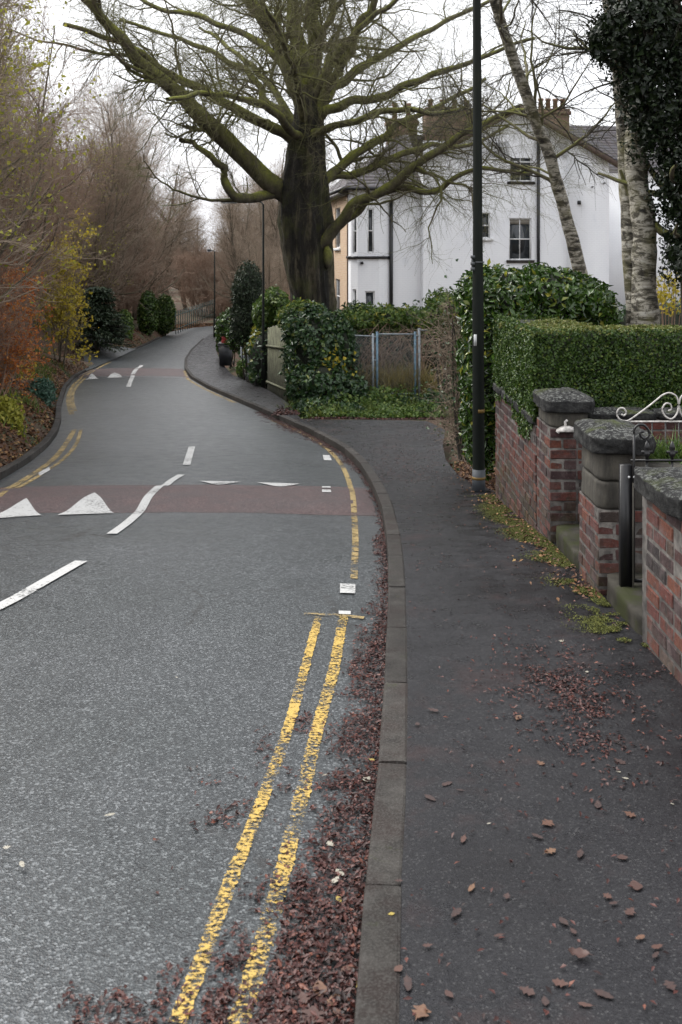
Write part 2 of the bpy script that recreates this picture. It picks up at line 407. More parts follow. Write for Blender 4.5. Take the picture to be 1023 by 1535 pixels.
MAT['l_orange'] = leaf('orange_leaf', [(0, (0.2700, 0.0782, 0.0240)), (0.5, (0.4320, 0.1323, 0.0330)), (1, (0.6000, 0.2645, 0.0500))], 0.6, 0.3)
MAT['l_litter'] = leaf('litter_leaf', [(0, (0.0105, 0.0038, 0.0033)), (0.5, (0.0443, 0.0121, 0.0093)), (0.9, (0.0790, 0.0227, 0.0173)), (1, (0.1621, 0.0537, 0.0319))], 0.5, 0)
MAT['l_bank'] = leaf('bank_litter_leaf', [(0, (0.054, 0.025, 0.015)), (0.5, (0.132, 0.063, 0.033)), (0.9, (0.228, 0.121, 0.050)), (1, (0.336, 0.218, 0.080))], 0.7, 0)
MAT['grass'] = leaf('grass_blade', [(0, (0.0488, 0.0850, 0.0154)), (0.6, (0.1063, 0.1550, 0.0286)), (1, (0.1950, 0.2200, 0.0495))], 0.55, 0.3)
MAT['dry'] = leaf('dry_grass_blade', [(0, (0.154, 0.119, 0.048)), (0.6, (0.266, 0.217, 0.084)), (1, (0.378, 0.322, 0.132))], 0.7, 0.2)
MAT['l_blue'] = leaf('bluegreen_leaf', [(0, (0.039, 0.090, 0.066)), (1, (0.083, 0.168, 0.114))], 0.5, 0.25)
MAT['moss'] = leaf('moss_tuft', [(0, (0.035, 0.042, 0.008)), (0.6, (0.080, 0.090, 0.014)), (1, (0.15, 0.15, 0.03))] or [(0, (0.048, 0.068, 0.008)), (0.7, (0.102, 0.128, 0.014)), (1, (0.168, 0.189, 0.024))], 0.8, 0)
MAT['core_shade'] = plain('inner_foliage_shade', (0.012, 0.016, 0.008, 1), 0.95)  # near-black cores: the shade inside bushes put into the colour
# built things
t = NT('white_render'); P = t.pos(); n = t.noise(1.2, 6, 0.62, t.mapping((1, 1, 0.5), P)); br = t.n.new('ShaderNodeTexBrick')
br.inputs['Scale'].default_value = 1.0; br.inputs['Brick Width'].default_value = 0.235; br.inputs['Row Height'].default_value = 0.085; br.inputs['Mortar Size'].default_value = 0.012
br.inputs['Color1'].default_value = (1, 1, 1, 1); br.inputs['Color2'].default_value = (0.93, 0.93, 0.93, 1); br.inputs['Mortar'].default_value = (0.45, 0.45, 0.45, 1)
cx = t.n.new('ShaderNodeCombineXYZ'); t.l.new(t.sep(P, 0), cx.inputs[0]); t.l.new(t.sep(P, 2), cx.inputs[1]); t.l.new(cx.outputs[0], br.inputs['Vector'])
c = t.ramp(n, [(0.26, (0.66, 0.68, 0.72)), (0.40, (0.80, 0.81, 0.84)), (0.7, (0.85, 0.86, 0.88))])
c = t.mix(0.10, c, br.outputs['Color'], 'MULTIPLY')
t.color(c).rough(0.75).bump(br.outputs['Color'], 0.25, 0.01); MAT['whitewall'] = t.m
t = NT('tan_brick_wall'); P = t.pos(); br = t.n.new('ShaderNodeTexBrick')
br.inputs['Scale'].default_value = 1.0; br.inputs['Brick Width'].default_value = 0.235; br.inputs['Row Height'].default_value = 0.085; br.inputs['Mortar Size'].default_value = 0.014
br.inputs['Color1'].default_value = S(200, 172, 138); br.inputs['Color2'].default_value = S(182, 150, 120); br.inputs['Mortar'].default_value = S(190, 175, 155)
cx = t.n.new('ShaderNodeCombineXYZ'); t.l.new(t.sep(P, 1), cx.inputs[0]); t.l.new(t.sep(P, 2), cx.inputs[1]); t.l.new(cx.outputs[0], br.inputs['Vector'])
t.color(t.mix(t.val(t.noise(2, 5, 0.6, P), 0.4, 0.7, 0, 0.4), br.outputs['Color'], S(190, 160, 142))).rough(0.85); MAT['tanwall'] = t.m
t = NT('slate'); P = t.pos(); n = t.noise(3, 5, 0.6, P); r = t.orand()
c = t.ramp(r, [(0, (0.075, 0.07, 0.078)), (0.5, (0.12, 0.115, 0.125)), (1, (0.17, 0.16, 0.17))])
t.color(t.mix(t.val(n, 0.4, 0.7, 0, 0.5), c, (0.12, 0.085, 0.08, 1))).rough(0.55); MAT['slate'] = t.m
MAT['chimney'] = plain('chimney_brick', (0.135, 0.085, 0.060, 1), 0.9, var=0.25, sc=4)
MAT['pot'] = plain('chimney_pot_clay', (0.20, 0.115, 0.075, 1), 0.8)
MAT['frame'] = plain('white_window_frame', (0.72, 0.72, 0.72, 1), 0.5)
t = NT('window_glass'); t.color((0.022, 0.027, 0.032, 1)).rough(0.06).spec(0.6); MAT['glass'] = t.m
MAT['blind'] = plain('window_blind', (0.22, 0.20, 0.17, 1), 0.8)
MAT['blackpipe'] = plain('black_pipe_paint', (0.010, 0.011, 0.014, 1), 0.4)
MAT['timberdark'] = plain('brown_board', (0.075, 0.048, 0.036, 1), 0.8)
MAT['black'] = plain('black_iron', (0.008, 0.008, 0.009, 1), 0.38)
MAT['whiteiron'] = plain('white_painted_iron', (0.60, 0.57, 0.54, 1), 0.5, var=0.25, sc=30)
t = NT('pole_paint'); P = t.pos(); n = t.noise(4, 6, 0.65, t.mapping((3, 3, 0.6), P))
t.color(t.ramp(n, [(0.3, (0.004, 0.006, 0.005)), (0.6, (0.008, 0.011, 0.008)), (0.8, (0.022, 0.021, 0.013))])).rough(0.7).spec(0.2).bump(n, 0.3, 0.01); MAT['pole'] = t.m
MAT['polebase'] = plain('pole_base_grey', (0.060, 0.068, 0.078, 1), 0.6)
MAT['band'] = plain('yellow_band', (0.20, 0.12, 0.025, 1), 0.6)
MAT['whitetag'] = plain('white_plastic_tag', (0.62, 0.63, 0.63, 1), 0.5)
MAT['galv'] = plain('galvanised_steel', (0.30, 0.34, 0.37, 1), 0.45, 0.4, 0.2, 12)
MAT['galvblue'] = plain('blue_grey_steel', (0.15, 0.25, 0.33, 1), 0.5, 0.2, 0.2, 12)
MAT['fence'] = plain('green_weathered_timber', (0.16, 0.165, 0.105, 1), 0.85, var=0.3, sc=5)
MAT['picket'] = plain('pale_blue_grey_timber', (0.20, 0.22, 0.25, 1), 0.8, var=0.2)
MAT['palisade'] = plain('teal_palisade_paint', (0.050, 0.085, 0.080, 1), 0.6)
MAT['bin'] = plain('dark_grey_plastic', (0.030, 0.032, 0.038, 1), 0.5)
MAT['redbag'] = plain('red_plastic', (0.42, 0.045, 0.045, 1), 0.5)
MAT['lamp'] = plain('lamp_grey', (0.07, 0.075, 0.08, 1), 0.5)
MAT['lampglass'] = plain('lamp_diffuser', (0.35, 0.36, 0.37, 1), 0.3)

# ------------------------------------------------------------------ terrain profile and pixel-to-ground helpers
ky = np.array([-40, 0, 6, 8.2, 10.7, 12.7, 15.6, 40, 48, 56.7, 70, 80, 150, 3000], float)
kh = np.array([-0.4, 2.03, 2.40, 2.55, 2.85, 3.03, 3.26, 5.15, 5.35, 5.5, 5.70, 5.8, 6.0, 6.0], float)
_ty = np.arange(-40, 200, 0.05); _th = np.interp(_ty, ky, kh)
_k = np.hanning(21); _k /= _k.sum(); _ths = np.convolve(np.pad(_th, 10, mode='edge'), _k, 'valid')
def H(Y): return np.interp(Y, _ty, _ths)
def zr(Y): return EZ - H(Y)
def pix(px, py, up=0.0):
    """photo pixel on the ground (up metres over the road) -> x, y"""
    Y = np.arange(0.8, 140, 0.01); g = (H(Y) - up) / Y
    y = float(np.interp((py - HY) / F, g[::-1], Y[::-1])); return ((px - CX) * y / F, y)
def at(px, py, Y):
    return np.array([(px - CX) * Y / F, Y, EZ + (HY - py) * Y / F])

RE = [(520, 1600), (527, 1535), (560, 1280), (574, 1100), (581, 950), (583, 880), (580, 820), (572, 770), (560, 740), (541, 706), (520, 684), (490, 665), (455, 647), (400, 622), (350, 600), (312, 583), (287, 568), (277, 555), (277, 541), (286, 527), (303, 511), (320, 498)]
LE = [(41, 696), (71, 672), (87, 651), (92, 633), (92, 612), (95, 599), (100, 582), (112, 567), (124, 560), (140, 553), (172, 537), (193, 528), (220, 517), (250, 502)]
re_xy = np.array([pix(*p) for p in RE]); le_xy = np.array([(-4.15, -2), (-4.2, 4), (-4.3, 8), (-4.45, 12)] + [pix(*p) for p in LE])
re_xy = np.vstack([[re_xy[0][0] - 0.02, -2], re_xy])
_ry = np.arange(-2, 70, 0.1)
def _sm(y, x, xs, w=9):
    v = np.interp(xs, y, x); k = np.hanning(w); k /= k.sum(); return np.convolve(np.pad(v, w // 2, mode='edge'), k, 'valid')
_xr = _sm(re_xy[:, 1], re_xy[:, 0], _ry, 15); _xl = _sm(le_xy[:, 1], le_xy[:, 0], _ry, 21)
def XR(Y): return np.interp(Y, _ry, _xr)
def XL(Y): return np.interp(Y, _ry, _xl)
WX = 1.71    # garden wall face
OE = [(690, 716), (668, 690), (664, 668), (668, 648), (640, 634), (560, 631), (452, 627), (430, 602), (402, 585), (378, 575), (346, 560), (331, 543), (324, 525), (324, 505)]
oe_xy = np.array([(WX + 0.1, -2), (WX + 0.1, 11.3)] + [pix(a, b, 0.14) for a, b in OE])
_o = np.argsort(oe_xy[:, 1]); 
def XO(Y): return np.interp(Y, oe_xy[_o, 1], oe_xy[_o, 0])

def hump(X, Y):
    h = np.zeros_like(np.asarray(Y, float))
    for a, b, z in ((10.7, 12.75, 0.07), (40.0, 44.0, 0.08)):
        u = np.clip((Y - a) / 0.7, 0, 1); v = np.clip((b - Y) / 0.7, 0, 1); m = np.minimum(u, v); h = h + z * m * m * (3 - 2 * m)
    return h
def zroad(X, Y):
    xr, xl = XR(Y), XL(Y); u = np.clip((X - xl) / (xr - xl), 0, 1)
    return zr(Y) + 0.05 * (4 * u * (1 - u)) * 0.8 + hump(X, Y) * np.clip(np.minimum(u, 1 - u) / 0.06, 0, 1)
def zpave(X, Y): return zr(Y) + 0.115 + np.clip(X - XR(Y), 0, 3) * 0.03

def vn(X, Y, s, seed=0):
    """cheap smooth value noise, -1..1"""
    X = np.asarray(X, float) / s; Y = np.asarray(Y, float) / s
    i, j = np.floor(X).astype(int), np.floor(Y).astype(int); u, v = X - i, Y - j
    u, v = u * u * (3 - 2 * u), v * v * (3 - 2 * v)
    h = lambda a, b: (np.sin(a * 127.1 + b * 311.7 + seed * 74.7) * 43758.5453) % 1.0
    return ((h(i, j) * (1 - u) + h(i + 1, j) * u) * (1 - v) + (h(i, j + 1) * (1 - u) + h(i + 1, j + 1) * u) * v) * 2 - 1
def sst(x, a, b):
    u = np.clip((x - a) / (b - a), 0, 1); return u * u * (3 - 2 * u)

def zter(X, Y):
    X = np.asarray(X, float); Y = np.asarray(Y, float)
    base = zr(Y); Yc = np.clip(Y, -2, 69.9)
    d = XL(Yc) - X                                   # > 0 : left bank
    lane = np.exp(-((Y - 48.0) / 3.2) ** 2)          # the mouth of the side lane
    bank = sst(d, 0.1, 0.6) * 0.22 + 1.55 * (1 - np.exp(-np.clip(d - 0.2, 0, None) * 0.38)) + 0.10 * vn(X, Y, 1.1) * sst(d, 0.3, 1.5)
    far = sst(Y, 66, 72)
    left = -0.12 + sst(d, 0.05, 0.2) * 0.12 + bank * (1 - lane * 0.97) * (1 - far)
    e = X - XO(Yc)
    right = -0.12 + sst(e, 0.02, 0.4) * (0.15 + 0.03 * vn(X, Y, 0.8)) * (1 - far)
    z = base + np.where(d > 0, left, np.where(e > 0, right, -0.12))
    return z

# ------------------------------------------------------------------ setting: ground, road, markings, pavement, kerbs
def axis(fine0, fine1, step, far0, far1):
    a = list(np.arange(fine0, fine1 + 1e-6, step)); s = step; x = fine1
    while x < far1: s *= 1.3; x += s; a.append(x)
    s = step; x = fine0; pre = []
    while x > far0: s *= 1.3; x -= s; pre.append(x)
    return np.array(pre[::-1] + a)
gx = axis(-22, 12, 0.25, -1500, 1500); gy = axis(-3, 85, 0.4, -60, 3000)
GX, GY = np.meshgrid(gx, gy); GZ = zter(GX, GY)
ni, nj = len(gx), len(gy); ii = np.arange(nj - 1)[:, None] * ni + np.arange(ni - 1)[None]
q = np.stack([ii, ii + 1, ii + ni + 1, ii + ni], -1).reshape(-1, 4)
tag(obj('ground', np.stack([GX, GY, GZ], -1), q, MAT['soil'], smooth=True), 'brown leafy ground of the banks and gardens', 'ground', kind='structure')

# road strip: stations up to 66 m, then a bend to the right
st = np.concatenate([np.arange(-2, 20, 0.2), np.arange(20, 66.1, 0.4)])
NCR = 41; rows = []
for Y in st:
    u = np.linspace(0, 1, NCR); X = XL(Y) + (XR(Y) - XL(Y)) * u; Ys = np.full(NCR, Y); rows.append(np.stack([X, Ys, zroad(X, Ys)], -1))
bl = resample([(XL(66.0), 66), (-11.6, 71), (-9.5, 76), (-4, 80), (4, 83), (18, 85)], 14); br_ = resample([(XR(66.0), 66), (-8.2, 69), (-6.5, 72), (-2, 75.2), (5, 77.5), (18, 79)], 14)
for a, b in zip(bl[1:], br_[1:]):
    u = np.linspace(0, 1, NCR)[:, None]; xy = a * (1 - u) + b * u; rows.append(np.column_stack([xy, zr(xy[:, 1]) + 0.03]))
RV = np.array(rows); nr = len(RV); ii = np.arange(nr - 1)[:, None] * NCR + np.arange(NCR - 1)[None]
road = obj('road', RV, np.stack([ii, ii + 1, ii + NCR + 1, ii + NCR], -1).reshape(-1, 4), MAT['road'], smooth=True)
_u = np.tile(np.linspace(0, 1, NCR), nr); _tk = sum(np.exp(-((_u - a) / 0.055) ** 2) for a in (0.14, 0.37, 0.63, 0.86))
_at = road.data.attributes.new('track', 'FLOAT', 'POINT'); _at.data.foreach_set('value', _tk.astype(np.float32))
tag(road, 'damp grey asphalt road winding downhill', 'road', kind='structure')

def strip(name, pts, w, mat, n=40, lift=0.006, wob=False):
    """painted line along ground points, width w (m) square to the line"""
    p = resample(pts, n); tg = np.gradient(p, axis=0); tg = nrm(tg); nr_ = np.stack([-tg[:, 1], tg[:, 0]], -1)
    w = np.broadcast_to(w, (n,))[:, None]; j_ = 0.09 if wob else 0.0
    L, Rr = p + nr_ * w / 2 * (1 + j_ * rng.normal(size=(n, 1))), p - nr_ * w / 2 * (1 + j_ * rng.normal(size=(n, 1))); M = p
    xy = np.stack([L, M, Rr], 1); z = zroad(xy[..., 0], xy[..., 1]) + lift
    V = np.concatenate([xy, z[..., None]], -1).reshape(-1, 3); i = np.arange(n - 1)[:, None] * 3 + np.arange(2)[None]
    return obj(name, V, np.stack([i + 1, i, i + 3, i + 4], -1).reshape(-1, 4)[:, ::-1], mat, road, smooth=True)
def gpts(px): return [pix(a, b) for a, b in px]
def patch(name, px, mat, lift=0.006, nu=12, nv=6):
    """four-cornered painted patch from pixels, laid over the road surface"""
    a, b, c, d = [np.array(pix(*p)) for p in px]
    u = np.linspace(0, 1, nu)[None, :, None]; v = np.linspace(0, 1, nv)[:, None, None]
    xy = (a * (1 - u) + b * u) * (1 - v) + (d * (1 - u) + c * u) * v
    V = np.concatenate([xy, (zroad(xy[..., 0], xy[..., 1]) + lift)[..., None]], -1).reshape(-1, 3)
    i = np.arange(nv - 1)[:, None] * nu + np.arange(nu - 1)[None]
    return obj(name, V, np.stack([i, i + 1, i + nu + 1, i + nu], -1).reshape(-1, 4), mat, road, smooth=True)
# red hump surfaces (a sheet 4 mm over the road)
for a, b in ((10.7, 12.75), (40.0, 44.2)):
    ys = np.linspace(a, b, 26); u = np.linspace(0.012, 0.988, 40); YY, UU = np.meshgrid(ys, u, indexing='ij')
    wob = 0.03 * vn(UU * 9, YY, 0.7, 3); YY2 = YY + wob * (np.abs(YY - (a + b) / 2) / ((b - a) / 2))
    XX = XL(YY2) + (XR(YY2) - XL(YY2)) * UU
    i = np.arange(25)[:, None] * 40 + np.arange(39)[None]
    obj('speed_hump_surface', np.stack([XX, YY2, zroad(XX, YY2) + 0.004], -1), np.stack([i, i + 1, i + 41, i + 40], -1).reshape(-1, 4), MAT['red'], road, smooth=True)
# centre line dashes
LW = 0.011
strip('centre_line_dash', gpts([(-90, 962), (-40, 939), (20, 909), (70, 880), (122, 850)]), 0.105, MAT['white'], lift=LW)
strip('centre_line_dash', gpts([(168, 808), (192, 790), (215, 768), (240, 742), (256, 727), (272, 717)]), 0.10, MAT['white'], lift=LW)
strip('centre_line_dash', gpts([(280, 702), (284, 688), (288, 674)]), 0.11, MAT['white'], 12, LW)
strip('centre_line_dash', gpts([(193, 582), (195, 576), (198, 569), (203, 560), (213, 549)]), 0.16, MAT['white'], 14, LW)
strip('centre_line_dash', gpts([(-520, 1150), (-400, 1105), (-290, 1056)]), 0.105, MAT['white'], 12, LW)
# hump triangles: base on the hump edge, point up the ramp
def tri(px, lift=LW):
    """outline pixels -> fan on the road"""
    p = np.array([pix(*q) for q in px]); a, b, c = p
    n = 10; V = []; Fq = []
    for i in range(n + 1):
        for j in range(n + 1 - i):
            w = np.array([1 - i / n - j / n, i / n, j / n]); xy = w @ p; V.append((*xy, float(zroad(xy[0], xy[1])) + lift))
    idx = {}; k = 0
    for i in range(n + 1):
        for j in range(n + 1 - i): idx[i, j] = k; k += 1
    for i in range(n):
        for j in range(n - i):
            Fq.append((idx[i, j], idx[i + 1, j], idx[i, j + 1]))
            if j < n - i - 1: Fq.append((idx[i + 1, j], idx[i + 1, j + 1], idx[i, j + 1]))
    V = np.array(V); Fq = np.array(Fq)
    e1, e2 = V[Fq[0, 1]] - V[Fq[0, 0]], V[Fq[0, 2]] - V[Fq[0, 0]]
    if np.cross(e1, e2)[2] < 0: Fq = Fq[:, ::-1]
    obj('hump_triangle', V, Fq, MAT['white'], road)
tri([(-32, 783), (62, 778), (40, 760)]); tri([(86, 778), (171, 776), (142, 753)])
tri([(300, 726.5), (362, 727), (327, 733)]); tri([(386, 728), (450, 729), (420, 735)])
tri([(127, 570), (149, 569), (138, 564)]); tri([(161, 568), (184, 567.5), (172, 563)])
# right double yellow and its end bar, then the single line round the bend
strip('yellow_line', gpts([(266, 1545), (310, 1430), (338, 1350), (372, 1262), (405, 1175), (428, 1110), (453, 1022), (478, 928)]), 0.053, MAT['yellow'], 260, wob=True)
strip('yellow_line', gpts([(358, 1545), (400, 1400), (430, 1290), (455, 1190), (478, 1090), (500, 1010), (515, 928)]), 0.062, MAT['yellow'], 260, wob=True)
strip('yellow_end_bar', gpts([(456, 926), (500, 926), (546, 929)]), 0.05, MAT['yellow_far'], 10, 0.009)
strip('yellow_line', gpts([(531, 870), (533, 810), (530, 760), (523, 722), (508, 692), (484, 668), (452, 649), (408, 631)]), np.linspace(0.055, 0.085, 60), MAT['yellow_far'], 60)
# left double yellow
strip('yellow_line', gpts([(-60, 776), (0, 742), (50, 712), (82, 688), (100, 665), (112, 645)]), 0.10, MAT['yellow_far'], 30)
strip('yellow_line', gpts([(-40, 790), (15, 742), (62, 713), (95, 690), (114, 668), (122, 645)]), 0.07, MAT['yellow_far'], 30)
strip('yellow_line', gpts([(108, 622), (103, 605), (104, 590), (112, 576), (125, 565), (140, 556), (165, 543)]), 0.12, MAT['yellow_far'], 30)
strip('yellow_line', gpts([(113, 617), (109, 603), (110, 590), (117, 578), (129, 567), (142, 559)]), 0.10, MAT['yellow_far'], 30)
strip('edge_line', gpts([(277, 556), (280, 566), (295, 577), (325, 592), (352, 604)]), 0.12, MAT['yellow_far'], 30)
# odd white marks by the gutter
for px in ([(510, 893), (533, 893), (533, 879), (510, 879)], [(508, 925), (526, 925), (526, 920), (508, 920)], [(483, 750), (497, 750), (496, 746), (483, 746)],
           [(483, 742), (496, 742), (496, 739), (483, 739)], [(483, 736), (496, 736), (496, 732), (483, 732)], [(486, 692), (498, 692), (494, 684), (484, 684)],
           [(60, 716), (76, 707), (74, 702), (58, 711)]):
    patch('white_road_mark', px, MAT['white'], LW, 6, 4)

# pavement on the right: from the kerb back to the wall line, spreading into the driveway mouth
st = np.concatenate([np.arange(-2, 30, 0.2), np.arange(30, 66, 0.5)]); rows = []; NP = 15
for Y in st:
    a, b = XR(Y) + 0.12, max(XO(Y), XR(Y) + 0.3); u = np.linspace(0, 1, NP); X = a + (b - a) * u; Ys = np.full(NP, Y)
    rows.append(np.stack([X, Ys, zpave(X, Ys) - 0.004 + 0.006 * vn(X, Ys, 0.6, 5)], -1))
PV = np.array(rows); ii = np.arange(len(PV) - 1)[:, None] * NP + np.arange(NP - 1)[None]
pave = tag(obj('pavement', PV, np.stack([ii, ii + 1, ii + NP + 1, ii + NP], -1).reshape(-1, 4), MAT['pave'], smooth=True), 'dark damp asphalt pavement beside the garden walls', 'pavement', kind='structure')
# side lane on the left
lane = []
for a, b in [((124, 560), (205, 524)), ((127, 545), (190, 526)), ((117, 531), (172, 527)), ((90, 527), (150, 524))]:
    A, B = np.array(pix(*a)), np.array(pix(*b)); u = np.linspace(0, 1, 8)[:, None]; xy = A * (1 - u) + B * u
    lane.append(np.column_stack([xy, np.maximum(zter(xy[:, 0], xy[:, 1]), zr(xy[:, 1]) - 0.02) + 0.06]))
lane = np.array(lane); ii = np.arange(3)[:, None] * 8 + np.arange(7)[None]
tag(obj('side_lane', lane, np.stack([ii, ii + 1, ii + 9, ii + 8], -1).reshape(-1, 4)[:, ::-1], MAT['road'], smooth=True), 'short asphalt mouth of a side lane', 'lane', kind='structure')

def bevel_box(name, d, bev, mat, jit=0.0, seg=1, seed=0):
    bm = bmesh.new(); bmesh.ops.create_cube(bm, size=1.0)
    bmesh.ops.scale(bm, vec=d, verts=bm.verts)
    bmesh.ops.bevel(bm, geom=bm.edges[:], offset=bev, segments=seg, affect='EDGES', profile=0.6)
    r = random.Random(seed)
    if jit:
        for v in bm.verts: v.co += Vector((r.uniform(-jit, jit), r.uniform(-jit, jit), r.uniform(-jit, jit)))
    me = bpy.data.meshes.new(name); bm.to_mesh(me); bm.free(); me.materials.append(mat); return me
kerb_me = [bevel_box('kerb_stone', (0.125, 0.908, 0.30), 0.014, MAT['kerb'], 0.002, 2, i) for i in range(3)]
def lay_kerb(xs, y0, y1, side, parent, top):
    ys = np.arange(y0, y1, 0.02); X = xs(ys); d = np.concatenate([[0], np.cumsum(np.hypot(np.diff(X), np.diff(ys)))]); n = int(d[-1] / 0.915); k = 0
    for i in range(n):
        ya, yb = np.interp(i * 0.915, d, ys), np.interp((i + 1) * 0.915, d, ys); a = np.array([xs(ya), ya]); b = np.array([xs(yb), yb])
        v = b - a; m = (a + b) / 2; nn = np.array([v[1], -v[0]]) / np.hypot(*v) * side
        m = m + nn * 0.0625; za, zb = zr(ya), zr(yb)
        o = link('kerb_stone', kerb_me[i % 3], parent, (m[0], m[1], (za + zb) / 2 + top - 0.15 + random.uniform(-0.004, 0.004)))
        o.rotation_mode = 'YXZ'; o.rotation_euler = (math.atan2(zb - za, np.hypot(*v)), 0, math.atan2(-v[0], v[1])) if False else (math.atan2(zb - za, np.hypot(*v)), 0, math.atan2(-v[0], v[1]))
        o.rotation_mode = 'XYZ'
lay_kerb(XR, 0.6, 62, 1, pave, 0.118)
lay_kerb(XL, 8.0, 43.5, -1, road, 0.10)
lay_kerb(XL, 53.0, 64, -1, road, 0.08)

# ------------------------------------------------------------------ garden walls, gate piers, steps
CO = 0.086   # brick course
b_st = [bevel_box('brick', (0.104, 0.217, 0.073), 0.007, MAT['brick'], 0.0022, 1, i) for i in range(5)]
b_hd = [bevel_box('brick', (0.104, 0.104, 0.074), 0.006, MAT['brick'], 0.0022, 1, 20 + i) for i in range(4)]
def brick(parent, x, y, z, long='y', kind='s', jx=0.004):
    me = random.choice(b_st if kind == 's' else b_hd); off = OFF[parent.name]
    o = link('brick', me, parent, (x - off[0] + random.uniform(-jx, jx) * (long == 'y'), y - off[1] + random.uniform(-jx, jx) * (long == 'x'), z - off[2] + random.uniform(-0.002, 0.002)))
    o.rotation_euler = (random.uniform(-.012, .012), random.uniform(-.012, .012), (PI / 2 if long == 'x' else 0) + random.uniform(-.012, .012)); return o
def wall_along_y(parent, x, y0, y1, z0, z1, thick=0.23):
    """garden wall with its brick face at x looking towards -x"""
    n = int((z1 - z0) / CO + 0.5)
    for i in range(n):
        z = z1 - (i + 0.5) * CO; y = y0
        if i % 2: brick(parent, x + 0.052, y + 0.055, z, 'y', 'h'); y += 0.115
        flem = (i % 4 == 2)
        while y + 0.20 < y1:
            if flem and random.random() < 0.5 and y + 0.34 < y1: brick(parent, x + 0.052, y + 0.055, z, 'y', 'h'); y += 0.115
            brick(parent, x + 0.052, y + 0.1125, z); y += 0.23
        if y + 0.09 < y1: brick(parent, x + 0.052, y + 0.055, z, 'y', 'h')
    MB().box((x + 0.005 + (thick - 0.005) / 2, (y0 + y1) / 2, (z0 + z1) / 2 - 0.1), (thick - 0.005, y1 - y0 - 0.012, z1 - z0 + 0.2)).build('mortar', MAT['mortar'], parent)
def pier(parent, x, y, w, l, z0, z1):
    n = int((z1 - z0) / CO + 0.5)
    for i in range(n):
        z = z1 - (i + 0.5) * CO
        if i % 2 == 0:
            for yy in (y + 0.052, y + l - 0.052): brick(parent, x + 0.1125, yy, z, 'x'); brick(parent, x + 0.23 + 0.052, yy, z, 'x', 'h')
            for xx in (x + 0.052, x + w - 0.052):
                brick(parent, xx, y + 0.115 + 0.1125, z); 
                if l > 0.5: brick(parent, xx, y + 0.345 + 0.045, z, 'y', 'h')
        else:
            for xx in (x + 0.052, x + w - 0.052):
                brick(parent, xx, y + 0.1125, z); brick(parent, xx, y + 0.23 + 0.1125, z); brick(parent, xx, y + l - 0.052, z, 'y', 'h')
            for yy in (y + 0.052, y + l - 0.052): brick(parent, x + w / 2, yy, z, 'x', 'h')
    MB().box((x + w / 2, y + l / 2, (z0 + z1) / 2 - 0.1), (w - 0.010, l - 0.010, z1 - z0 + 0.2)).build('mortar', MAT['mortar'], parent)
def rough_stone(name, c, d, mat, parent, seed, dome=0.0, cuts=7, amp=0.012, smooth=True):
    bm = bmesh.new(); bmesh.ops.create_cube(bm, size=1.0)
    bmesh.ops.subdivide_edges(bm, edges=bm.edges[:], cuts=cuts, use_grid_fill=True)
    V = np.array([v.co[:] for v in bm.verts]); Fc = [[v.index for v in f.verts] for f in bm.faces]; bm.free()
    u = V * 2; r = np.abs(u[:, :2]).max(1)
    k = 1 - 0.10 * np.clip((np.abs(u[:, 0] * u[:, 1]) - 0.6) / 0.4, 0, 1) ** 2
    P_ = V * np.array(d); P_[:, :2] *= k[:, None]
    top = V[:, 2] > 0.49; P_[:, 2] += np.where(V[:, 2] > 0, dome * (1 - r ** 1.25) * (V[:, 2] * 2), 0)
    rr = np.clip((np.abs(u) - 0.7) / 0.3, 0, 1); cnt = (rr > 0.9).sum(1)
    P_ -= np.sign(V) * (cnt >= 2)[:, None] * 0.005
    nz = lambda s: vn(P_[:, 0] + P_[:, 2] * 1.7 + seed, P_[:, 1] - P_[:, 2] * 1.3, 0.09, s) + 0.6 * vn(P_[:, 0] * 1.3 + seed, P_[:, 1] + P_[:, 2], 0.035, s + 9)
    P_ += np.stack([nz(1), nz(2), nz(3)], -1) * amp
    return obj(name, P_ + np.array(c), np.array(Fc), mat, parent, smooth=smooth)

zp = lambda y: float(zpave(WX, y))
ZC = 0.555
# far wall under the clipped hedge
w1 = thing('garden_wall', 'weathered red brick garden wall under the clipped hedge', 'wall', (WX, 8.8, zp(10.9)))
wall_along_y(w1, WX, 8.80, 11.1, zp(10.9) - 0.05, 0.36)
for i in range(4): rough_stone('coping_stone', (WX + 0.11, 9.09 + i * 0.578, 0.36 + 0.04), (0.30, 0.566, 0.085), MAT['lichen'], w1, i, 0.02, 5, 0.008)
# pier with the white bracket
p1 = thing('gate_pier', 'brick gate pier with white bracket and mossy stone cap', 'gate pier', (WX, 8.2, zp(8.2)))
pier(p1, WX, 8.2, 0.335, 0.56, zp(8.7) - 0.05, 0.44)
rough_stone('stone_block', (WX + 0.1675, 8.48, 0.505), (0.332, 0.556, 0.125), MAT['stone'], p1, 3, 0, 5, 0.003)
rough_stone('cap_stone', (WX + 0.1675, 8.48, 0.622), (0.42, 0.65, 0.105), MAT['lichen'], p1, 5, 0.06, 11, 0.007)
# pier with the plain stone top
p2 = thing('gate_pier', 'gate pier of half pale stone and half red brick under thick lichened cap', 'gate pier', (WX, 6.65, zp(6.65)))
pier(p2, WX, 6.65, 0.335, 0.55, zp(7.2) - 0.05, 0.17)
for i_ in range(2): rough_stone('stone_block', (WX + 0.1675 + 0.003 * i_, 6.925, 0.265 + 0.189 * i_), (0.334, 0.548, 0.184), MAT['stone'], p2, 8 + i_ * 5, 0, 7, 0.004)
rough_stone('cap_stone', (WX + 0.1675, 6.925, 0.605), (0.43, 0.66, 0.12), MAT['lichen'], p2, 9, 0.06, 11, 0.009)
